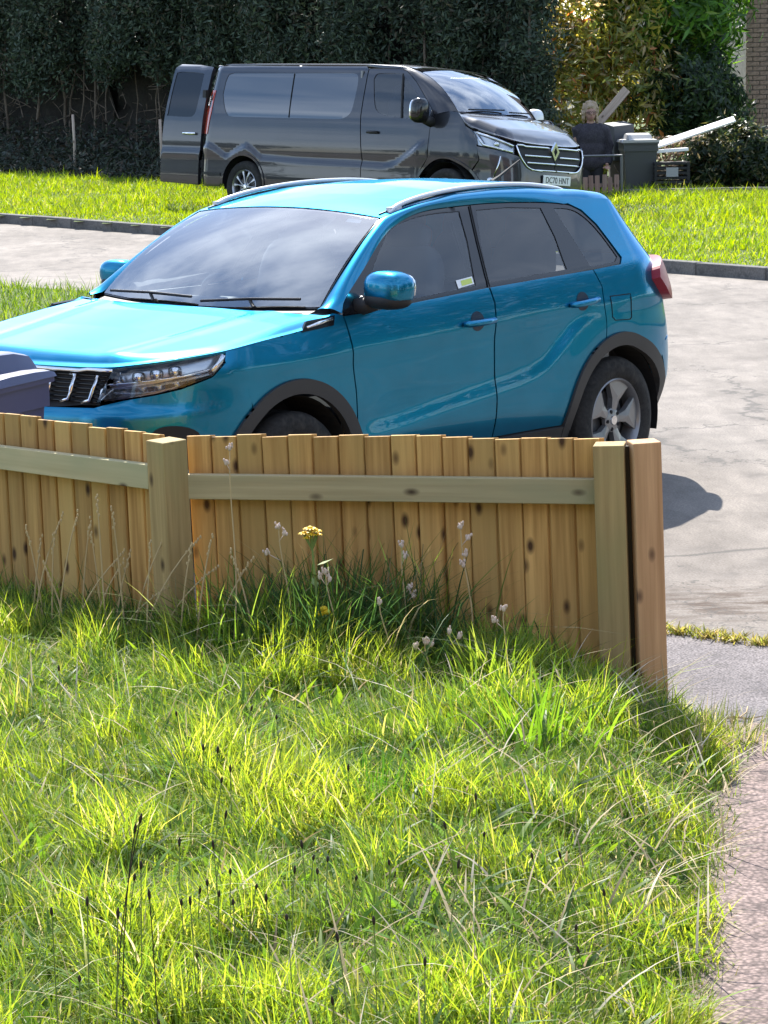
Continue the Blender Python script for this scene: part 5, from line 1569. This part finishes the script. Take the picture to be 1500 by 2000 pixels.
# ------------------------------------------------------------------ grass
def blade_mesh(name, P, h, w, az, lean, curl, col, segs=3, tipcol=None):
    """curved tapering blades, one per row of P"""
    n = len(P); T = np.linspace(0, 1, segs + 1)
    d = np.stack([np.cos(az), np.sin(az), np.zeros(n)], 1)
    tw = az + math.pi / 2 + rng.uniform(-.9, .9, n)
    b = np.stack([np.cos(tw), np.sin(tw), np.zeros(n)], 1)
    V = np.zeros((n, 2 * segs + 1, 3)); Cc = np.zeros((n, 2 * segs + 1, 3))
    for k, t in enumerate(T):
        up = h * (t - .42 * np.clip(curl, 0, 2) * t * t); out = h * (lean * t + curl * .75 * t * t)
        c = P + d * out[:, None]; c[:, 2] += up
        ww = (w * (1 - t ** 1.8) * .5 + w * .04)[:, None]
        cc = col if tipcol is None else col * (1 - t ** 2) + tipcol * t ** 2
        if k < segs: V[:, 2 * k] = c - b * ww; V[:, 2 * k + 1] = c + b * ww; Cc[:, 2 * k] = cc; Cc[:, 2 * k + 1] = cc
        else: V[:, 2 * k] = c; Cc[:, 2 * k] = cc
    m = 2 * segs + 1; o = np.arange(n)[:, None] * m
    F = []
    for k in range(segs - 1): F += [[2 * k, 2 * k + 1, 2 * k + 3], [2 * k, 2 * k + 3, 2 * k + 2]]
    F.append([2 * segs - 2, 2 * segs - 1, 2 * segs])
    F = (o[:, None, :] + np.array(F)[None]).reshape(-1, 3)
    return np_mesh(name, V.reshape(-1, 3), F, Cc.reshape(-1, 3))

def fence_y(x): return np.where(x > -.76, 9.47 + (x + .76) * -.175, 9.47 + (x + .76) * -1.096)
G = [(.19, .29, .034), (.28, .37, .042), (.36, .43, .060), (.13, .23, .04), (.46, .45, .10), (.52, .45, .25)]
# lawn
n = 200000
x = rng.uniform(-2.1, 1.3, n); y = rng.uniform(4.9, 10.4, n)
k = (x < edge_x(y) + rng.normal(0, .025, n)) & (y < fence_y(x) - .02) & (x > -.165 * y - .45)
x, y = x[k], y[k]
cl = vnoise(x * 5.2, y * 5.2, 8); cl2 = vnoise(x * 2.1, y * 2.1, 12); cl3 = vnoise(x * 13, y * 13, 31)
k = rng.random(len(x)) < np.clip(.74 + .25 * cl2 + .38 * cl3 + .2 * cl, .34, 1)
x, y, cl, cl2, cl3 = x[k], y[k], cl[k], cl2[k], cl3[k]
n = len(x)
fd = fence_y(x) - y
edge = edge_x(y) - x
h = rng.gamma(6, .0135, n) * np.clip(1 + .42 * cl + .40 * cl3, .3, 2) * np.interp(edge, [0, .25, .6], [.55, .8, 1]) * np.interp(fd, [0, .35, .8], [1.25, 1.2, 1])
h = np.clip(h, .025, .32)
gi = np.clip((1.6 + .9 * cl + .8 * cl2 + 1.1 * rng.normal(size=n)), 0, 3.99).astype(int)
gi = np.where(rng.random(n) < .07, 4, gi); gi = np.where(rng.random(n) < .035 + .08 * np.clip(cl2, 0, 1) * (edge < .6), 5, gi)
remap = np.array([3, 0, 1, 2, 4, 5])
col = np.array(G)[remap[gi]] * (1 + .15 * rng.normal(size=(n, 1)))
az = rng.uniform(0, 2 * math.pi, n) * .55 + (cl * 1.6 + cl3 * 1.4 + .3) * 1.6
P = np.stack([x, y, lawn_z(x, y) - .006], 1)
me = blade_mesh('lawn_grass', P, h, rng.uniform(.0028, .0065, n), az, rng.uniform(.05, .5, n), rng.gamma(2, .28, n), np.clip(col, .01, 1), 3)
tag(link('lawn_grass', me, None, M_grass), 'sunlit unmown lawn grass filling the foreground below the fence', 'grass', kind='stuff')

# short bottom grass under the longer blades
n = 95000
x = rng.uniform(-1.9, 1.3, n); y = rng.uniform(4.9, 9.6, n)
k = (x < edge_x(y) + rng.normal(0, .02, n)) & (y < fence_y(x) - .02) & (x > -.165 * y - .4); x, y = x[k], y[k]; n = len(x)
me = blade_mesh('bottom_grass', np.stack([x, y, lawn_z(x, y) - .004], 1), rng.uniform(.018, .06, n), rng.uniform(.002, .0045, n), rng.uniform(0, 6.28, n), rng.uniform(.1, 1.0, n), rng.gamma(2, .3, n), tint(n, [(.12, .20, .025), (.18, .27, .03), (.08, .15, .03), (.40, .33, .18), (.25, .20, .10)], [4, 4, 3, 2, 1], .2), 2)
tag(link('bottom_grass', me, None, M_grass), 'short dense bottom grass and thatch under the longer lawn blades', 'grass', kind='stuff')

# broad leaves low in the sward
n = 2600
x = rng.uniform(-1.5, 1.1, n); y = rng.uniform(5.0, 9.2, n); k = (x < edge_x(y) - .03); x, y = x[k], y[k]; n = len(x)
me = blade_mesh('lawn_weeds', np.stack([x, y, lawn_z(x, y)], 1), rng.uniform(.05, .13, n), rng.uniform(.010, .022, n), rng.uniform(0, 6.28, n), rng.uniform(.4, .9, n), rng.uniform(.2, .9, n), tint(n, [(.10, .20, .025), (.16, .26, .03), (.07, .14, .03)], [3, 2, 2]), 4)
tag(link('lawn_weeds', me, None, M_grass), 'broad weed leaves scattered low in the lawn', 'weeds', kind='stuff')

# straw and dead grass lying in the lawn, most of it near the path edge
n = 2600
x = rng.uniform(-1.5, 1.2, n); y = rng.uniform(5.2, 9.2, n)
k = (x < edge_x(y) + .02) & (rng.random(n) < np.interp(edge_x(y) - x, [0, .5, 1.2], [1, .45, .18])); x, y = x[k], y[k]; n = len(x)
me = blade_mesh('dead_grass', np.stack([x, y, lawn_z(x, y) + rng.uniform(.01, .06, n)], 1), rng.uniform(.05, .17, n), rng.uniform(.003, .008, n), rng.uniform(0, 6.28, n), rng.uniform(.8, 1.5, n), rng.uniform(.2, 1.1, n), tint(n, [(.42, .34, .20), (.55, .48, .36), (.30, .24, .13)], [3, 2, 2]), 4)
tag(link('dead_grass', me, None, M_dry), 'straw coloured dead grass lying in the lawn near the path', 'dead grass', kind='stuff')

# rank grass along the fence foot, in its shade
n = 12000
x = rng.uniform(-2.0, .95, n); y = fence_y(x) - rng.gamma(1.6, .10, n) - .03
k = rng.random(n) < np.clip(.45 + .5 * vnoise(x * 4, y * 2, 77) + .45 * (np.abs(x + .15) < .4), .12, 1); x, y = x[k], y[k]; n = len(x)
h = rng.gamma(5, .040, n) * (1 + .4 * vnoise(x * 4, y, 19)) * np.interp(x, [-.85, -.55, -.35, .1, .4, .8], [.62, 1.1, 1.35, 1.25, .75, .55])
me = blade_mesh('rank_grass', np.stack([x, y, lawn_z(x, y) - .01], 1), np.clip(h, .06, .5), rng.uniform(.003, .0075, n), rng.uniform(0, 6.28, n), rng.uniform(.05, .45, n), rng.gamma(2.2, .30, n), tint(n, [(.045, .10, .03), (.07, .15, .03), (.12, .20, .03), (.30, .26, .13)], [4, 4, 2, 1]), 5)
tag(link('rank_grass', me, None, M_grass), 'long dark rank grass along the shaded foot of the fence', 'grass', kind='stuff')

# separate tussocks that stand out
def tussock(x, y, n, h0, h1, w0, w1, pal, wt, label, sp=.06, curl=.35, group='grass tussocks'):
    px = rng.normal(0, sp, n); py = rng.normal(0, sp, n)
    z = float(lawn_z(np.array([x]), np.array([y]))[0])
    me = blade_mesh('grass_tussock', np.stack([px, py, np.zeros(n)], 1), rng.uniform(h0, h1, n), rng.uniform(w0, w1, n), np.arctan2(py, px) + rng.normal(0, .5, n), rng.uniform(.05, .45, n), rng.gamma(2, curl / 2, n), tint(n, pal, wt), 5)
    o = link('grass_tussock', me, None, M_grass); o.location = (x, y, z - .01)
    return tag(o, label, 'tussock', group)
tussock(.43, 8.05, 130, .10, .27, .006, .012, [(.12, .25, .03), (.16, .30, .035), (.22, .33, .04)], [3, 3, 1], 'bright green broad-bladed tussock left of the end post', sp=.10)
tussock(.35, 8.72, 240, .10, .26, .005, .010, [(.20, .30, .04), (.26, .33, .06), (.14, .24, .03)], [3, 2, 2], 'pale yellow-green tussock at the fence foot right of the middle')
tussock(-.50, 9.20, 200, .18, .42, .005, .010, [(.12, .22, .03), (.20, .30, .05), (.30, .34, .10)], [3, 3, 1], 'tall arching green tussock right of the middle post', sp=.09, curl=.7)
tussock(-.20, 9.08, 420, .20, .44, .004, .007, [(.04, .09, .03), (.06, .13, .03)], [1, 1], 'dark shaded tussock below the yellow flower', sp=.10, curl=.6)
tussock(-.05, 7.3, 220, .08, .2, .004, .009, [(.05, .14, .02), (.07, .18, .02)], [1, 1], 'deep green tussock in the middle of the lawn')
tussock(-.55, 7.55, 240, .08, .2, .003, .006, [(.05, .12, .03), (.09, .17, .03)], [1, 1], 'dark fine-bladed tussock left of the middle of the lawn', curl=.8)
tussock(.95, 8.62, 300, .06, .16, .003, .006, [(.20, .24, .05), (.14, .20, .04), (.35, .30, .15)], [3, 2, 1], 'low yellowish tussock beside the foot of the end post', sp=.09)
tussock(1.16, 8.75, 260, .04, .13, .003, .006, [(.20, .24, .05), (.14, .20, .04), (.35, .30, .15)], [3, 2, 1], 'low yellowish tussock at the corner of path and pavement', sp=.10)

# verges across the road
def verge_grass(name, s0, s1, t0, t1, n, label, zf, hmin=.03, hm=.055, near=None):
    s_ = rng.uniform(s0, s1, n); t_ = rng.uniform(t0, t1, n)
    X = K0[0] + KD[0] * s_ + KN[0] * t_; Y = K0[1] + KD[1] * s_ + KN[1] * t_
    c = vnoise(X * 1.5, Y * 1.5, 41); c2 = vnoise(X * 4.5, Y * 4.5, 43)
    h = np.clip(rng.gamma(4, hm / 4, n) * (1 + .45 * c + .3 * c2), hmin, .26)
    col = tint(n, [(.13, .22, .015), (.20, .29, .018), (.27, .34, .025), (.32, .32, .07)], [3, 4, 3, .7], .14) * (1 + .12 * c2[:, None])
    me = blade_mesh(name, np.stack([X, Y, zf(X, Y) - .005], 1), h, rng.uniform(.007, .017, n), rng.uniform(0, 6.28, n), rng.uniform(.05, .7, n), rng.gamma(2, .25, n), np.clip(col, .01, 1), 2)
    return tag(link(name, me, None, M_grass), label, 'grass', kind='stuff')
verge_grass('verge_grass', -11.5, 16, .17, 6.1, 125000, 'bright green grass of the verge across the road', verge_z, hm=.075)
verge_grass('verge_grass', 1.5, 8, 6.0, 9.0, 22000, 'bright green grass in front of the low dark wall', verge_z, hm=.075)
n = 26000
x = rng.uniform(-6.5, -1.5, n); y = rng.uniform(19, 29, n); k = inside(nv, np.stack([x, y], 1)); x, y = x[k], y[k]; n = len(x)
me = blade_mesh('near_verge_grass', np.stack([x, y, np.full(n, .068)], 1), np.clip(rng.gamma(4, .022, n), .03, .3), rng.uniform(.005, .012, n), rng.uniform(0, 6.28, n), rng.uniform(.05, .6, n), rng.gamma(2, .25, n), tint(n, [(.07, .14, .015), (.12, .20, .018), (.18, .24, .03)], [3, 4, 2]), 2)
tag(link('near_verge_grass', me, None, M_grass), 'green grass at the left between the car bonnet and the road', 'grass', kind='stuff')

# small weeds in the joint between pavement and parking bay
def joint_weed(x, y, n, r, label):
    px = rng.normal(0, r, n); py = rng.normal(0, r * .5, n)
    me = blade_mesh('pavement_weed', np.stack([px, py, np.zeros(n)], 1), rng.uniform(.015, .055, n), rng.uniform(.004, .010, n), rng.uniform(0, 6.28, n), rng.uniform(.2, 1.0, n), rng.uniform(.1, .8, n), tint(n, [(.30, .28, .06), (.22, .26, .05), (.40, .34, .14)], [3, 2, 2]), 3)
    o = link('pavement_weed', me, None, M_grass); o.location = (x, y, .013); tag(o, label, 'weed', 'weeds in the pavement joint')
for i, (x, y, r, lab) in enumerate(((1.075, 10.42, .025, 'yellow-green weed in the pavement joint right against the fence post'), (1.16, 10.36, .03, 'yellow-green weed in the pavement joint, second from the fence post'), (1.25, 10.29, .035, 'yellow-green weed in the pavement joint, third from the fence post'), (1.345, 10.22, .04, 'brownish weed clump in the joint right of the middle'), (1.45, 10.14, .045, 'yellow-green weed in the pavement joint at the right edge of the photo'))):
    joint_weed(x, y, 110, r, lab)

# ------------------------------------------------------------------ single stalks and flowers
def stalk_pts(h, lean, az, bend, n=7):
    return [(h * (lean * t + bend * t * t) * math.cos(az), h * (lean * t + bend * t * t) * math.sin(az), h * (t - .35 * abs(bend) * t * t)) for t in np.linspace(0, 1, n)]
# plantain heads on the lawn
PH = [(-.535, 5.491, .5), (-.529, 5.548, .5), (-.502, 5.421, .36), (-.546, 5.721, .33), (-.589, 5.997, .22), (-.461, 7.108, .21), (-.499, 7.094, .22), (-.477, 5.934, .17), (-.436, 5.663, .26), (-.444, 6.061, .16), (-.389, 5.901, .2), (-.432, 6.776, .22), (-.416, 6.909, .21), (-.414, 5.891, .23), (-.41, 6.075, .26), (-.39, 6.228, .29), (-.309, 5.987, .19), (-.275, 5.749, .24), (-.346, 5.712, .25), (-.211, 6.276, .19), (-.187, 6.342, .14), (-.16, 5.727, .3), (-.148, 6.166, .19), (-.08, 6.016, .19), (-.605, 5.015, .33), (-.651, 5.586, .3), (-.693, 5.317, .37), (-.425, 5.668, .14), (-.217, 5.903, .25), (-.372, 6.062, .2), (.14, 6.555, .15), (.213, 6.441, .25), (.218, 6.056, .29), (.421, 6.453, .17), (.411, 5.792, .24), (.418, 5.809, .19), (.498, 6.078, .26), (.152, 5.873, .26), (-.003, 6.178, .17), (-.305, 7.239, .27), (-.589, 7.368, .25), (-.93, 7.509, .35), (-.381, 7.366, .27), (.068, 5.394, .21), (-.037, 5.507, .26), (-.111, 5.356, .28), (-.472, 5.204, .16), (-.121, 5.206, .2), (.339, 6.227, .22), (-.109, 7.095, .16), (-.224, 5.581, .25), (-.51, 6.336, .19), (-.547, 5.211, .39)]
for i, (x, y, h) in enumerate(PH):
    az = random.uniform(0, 6.28); pts = stalk_pts(h, random.uniform(-.05, .14), az, random.uniform(0, .12))
    e = Vector(pts[-1])
    root = empty('plantain', (x - e.x, y - e.y, float(lawn_z(np.array([x]), np.array([y]))[0]) - .005), label='dark ribwort plantain head on a thin stalk in the lawn', cat='plantain', group='plantain heads on the lawn')
    MB().tube(pts, .0013, 5).build('stem', M_seedhead if i < 3 else M_stem, root)
    d = (Vector(pts[-1]) - Vector(pts[-2])).normalized(); L = random.uniform(.011, .021)
    hd = [e - d * .002, e + d * L * .25, e + d * L * .6, e + d * L]
    MB().tube(hd, [.002, .0037, .0036, .0014], 7).build('seed_head', M_seedhead, root, smooth=True)
# dry grass stalks leaning against the fence
DS = [(-1.21, 9.62, .34, .04), (-1.10, 9.60, .40, .08), (-1.02, 9.55, .38, -.06), (-.93, 9.45, .46, -.05), (-.97, 9.50, .30, .15), (-1.05, 9.5, .28, .3), (-.90, 9.42, .42, .25), (-.86, 9.36, .40, .38), (-1.15, 9.55, .26, -.2), (-.80, 9.33, .30, .5), (-1.25, 9.7, .36, -.1), (-.72, 9.25, .36, .1), (-.66, 9.2, .40, .12), (-1.3, 9.8, .30, .1), (-.95, 9.4, .22, .6), (-1.18, 9.55, .44, .14), (-1.0, 9.46, .50, -.02), (-1.12, 9.5, .33, .42), (-.84, 9.3, .36, .05), (-1.28, 9.66, .42, .2), (-.6, 9.16, .34, .3), (-.45, 9.12, .36, -.15)]
for i, (x, y, h, b) in enumerate(DS):
    root = empty('dry_grass_stalk', (x, y, float(lawn_z(np.array([x]), np.array([y]))[0])), label='thin straw coloured grass stalk against the left part of the fence', cat='grass stalk', group='dry stalks against the fence')
    pts = stalk_pts(h, b * .6, 0.0, b * .7)
    MB().tube(pts, [.0036, .0034, .0032, .003, .0027, .0024, .002], 5).build('stem', M_straw, root)
    d = (Vector(pts[-1]) - Vector(pts[-2])).normalized(); e = Vector(pts[-1])
    m = MB()
    for k in range(7):
        q = e + d * (.012 * (k - 4)); m.ellipsoid(q + Vector((random.uniform(-.004, .004), 0, random.uniform(-.003, .003))), (.0036, .0036, .007), 6, 5)
    m.build('seed_head', M_straw, root)
# withered flower stalks with pale fluffy heads
WS = [(.27, 9.06, .47, 'tall withered stalk with two pale heads in front of the fence right of centre', ((.0, 1.0), (.025, .92), (.01, .80), (-.004, .72))),
      (.03, 9.12, .39, 'withered stalk with small pale heads in front of the middle of the fence', ((.0, 1.0), (.012, .90), (.02, .62), (.03, .55))),
      (-.35, 9.12, .45, 'thin withered stalk left of the yellow flower', ((0, 1.0), (.02, .95), (-.05, .80))),
      (-.55, 9.14, .72, 'tallest withered stalk with pale heads reaching above the fence rail', ((0, 1.0), (-.012, .93))),
      (-.19, 8.98, .32, 'withered stalk with pink-brown heads just right of the yellow flower', ((0, 1.0), (-.02, .95), (.012, .92))),
      (.36, 8.75, .25, 'bent withered stalk with brown bud low at the right of the fence', ((0, 1.0), (-.03, .85))),
      (-.01, 8.82, .25, 'short withered stalk below the middle of the fence', ((0, 1.0),)),
      (.10, 8.72, .14, 'withered flower head lying low below the middle of the fence', ((0, 1.0), (.02, .95), (-.03, .9))),
      (.22, 8.76, .17, 'low withered flower head right of the middle of the fence', ((0, 1.0), (.03, .9)))]
for i, (x, y, h, lab, hs) in enumerate(WS):
    root = empty('withered_flower', (x + .02, y, float(lawn_z(np.array([x]), np.array([y]))[0])), label=lab, cat='dead flower', group='withered flowers at the fence')
    sgn = -1 if i % 2 else 1
    pts = [(-.02 * t * sgn + .012 * math.sin(5 * t), 0, h * t) for t in np.linspace(0, 1, 8)]
    MB().tube(pts, [.0032, .003, .0028, .0026, .0024, .0022, .002, .0018], 5).build('stem', M_straw, root)
    for dx, tz in hs:
        p = Vector((np.interp(tz, np.linspace(0, 1, 8), [q[0] for q in pts]) + dx, -.004, h * tz))
        m = MB().ellipsoid(p, (.007, .006, .011), 9, 7)
        for q in range(7): m.ellipsoid(p + Vector((random.uniform(-.011, .011), random.uniform(-.006, .006), random.uniform(-.004, .016))), (.0035, .003, .006), 6, 5)
        if abs(dx) > .005: m.tube([(p.x - dx, 0, h * tz - .03), tuple(p)], .0014, 4)
        m.build('flower_head', M_fluff, root, smooth=True)
# ragwort
rag = empty('ragwort', (-.225, 9.0, .215), label='yellow ragwort flower in front of the fence', cat='flower')
rp_ = [(0, 0, 0), (.004, 0, .1), (-.004, 0, .2), (-.012, 0, .31), (-.018, 0, .40)]
MB().tube(rp_, [.0045, .0042, .004, .0036, .003], 6).build('stem', M_stem, rag)
heads = [(-.020, -.004, .425, .021), (-.004, -.006, .418, .018), (-.036, .0, .410, .018), (-.028, -.006, .398, .015), (-.002, .004, .405, .016), (-.016, -.01, .408, .016)]
for (x, y, z, r) in heads:
    m = MB()
    for k in range(12):
        a = 2 * math.pi * k / 12; d = Vector((math.cos(a), math.sin(a), 0)); p = Vector((-d.y, d.x, 0)) * r * .2
        c = Vector((x, y, z)); m.add([c + d * r * .25 - p * .6, c + d * r * .7 - p + Vector((0, 0, .002)), c + d * r * 1.05 - Vector((0, 0, .002)), c + d * r * .7 + p + Vector((0, 0, .002)), c + d * r * .25 + p * .6], [(0, 1, 2, 3, 4)])
    m.ellipsoid((x, y, z + .002), (r * .38, r * .38, r * .28), 10, 6)
    m.build('flower_head', M_petal, rag)
    MB().tube([(-.016, 0, .36), (x, y, z - .004)], [.0025, .004], 5).build('flower_stalk', M_stem, rag)
m = MB()
for (x, z) in ((.012, .185), (.002, .17), (.02, .175)): m.ellipsoid((x, -.008, z), (.011, .008, .009), 9, 6)
m.build('flower_head', M_petal, rag)
for k in range(9):
    z0 = .05 + k * .033; a = k * 2.4; L = .05
    d = Vector((math.cos(a), math.sin(a) * .7, .35)).normalized(); s_ = Vector((-d.y, d.x, 0)) * .012; b0 = Vector((-.004, 0, z0))
    MB().add([b0, b0 + d * L * .4 + s_, b0 + d * L * .7 + s_ * .4, b0 + d * L, b0 + d * L * .7 - s_ * .4, b0 + d * L * .4 - s_], [(0, 1, 2, 3, 4, 5)]).build('leaf', M_stem, rag)
rag.scale = (1.25, 1.25, 1.15)
# twig on the pavement, stones on the path edge
tw = MB().tube([(0, 0, 0), (.05, .02, .006), (.10, -.005, .004), (.15, .03, .003)], [.004, .0035, .003, .002], 5).tube([(.07, .01, .005), (.10, .06, .01), (.11, .10, .02)], .0025, 5).tube([(.06, .0, .005), (.03, -.06, .004)], .0022, 5)
o = tw.build('twig', M_straw); o.location = (1.13, 8.98, .018); tag(o, 'dry forked twig lying on the grey pavement beside the end post', 'twig')
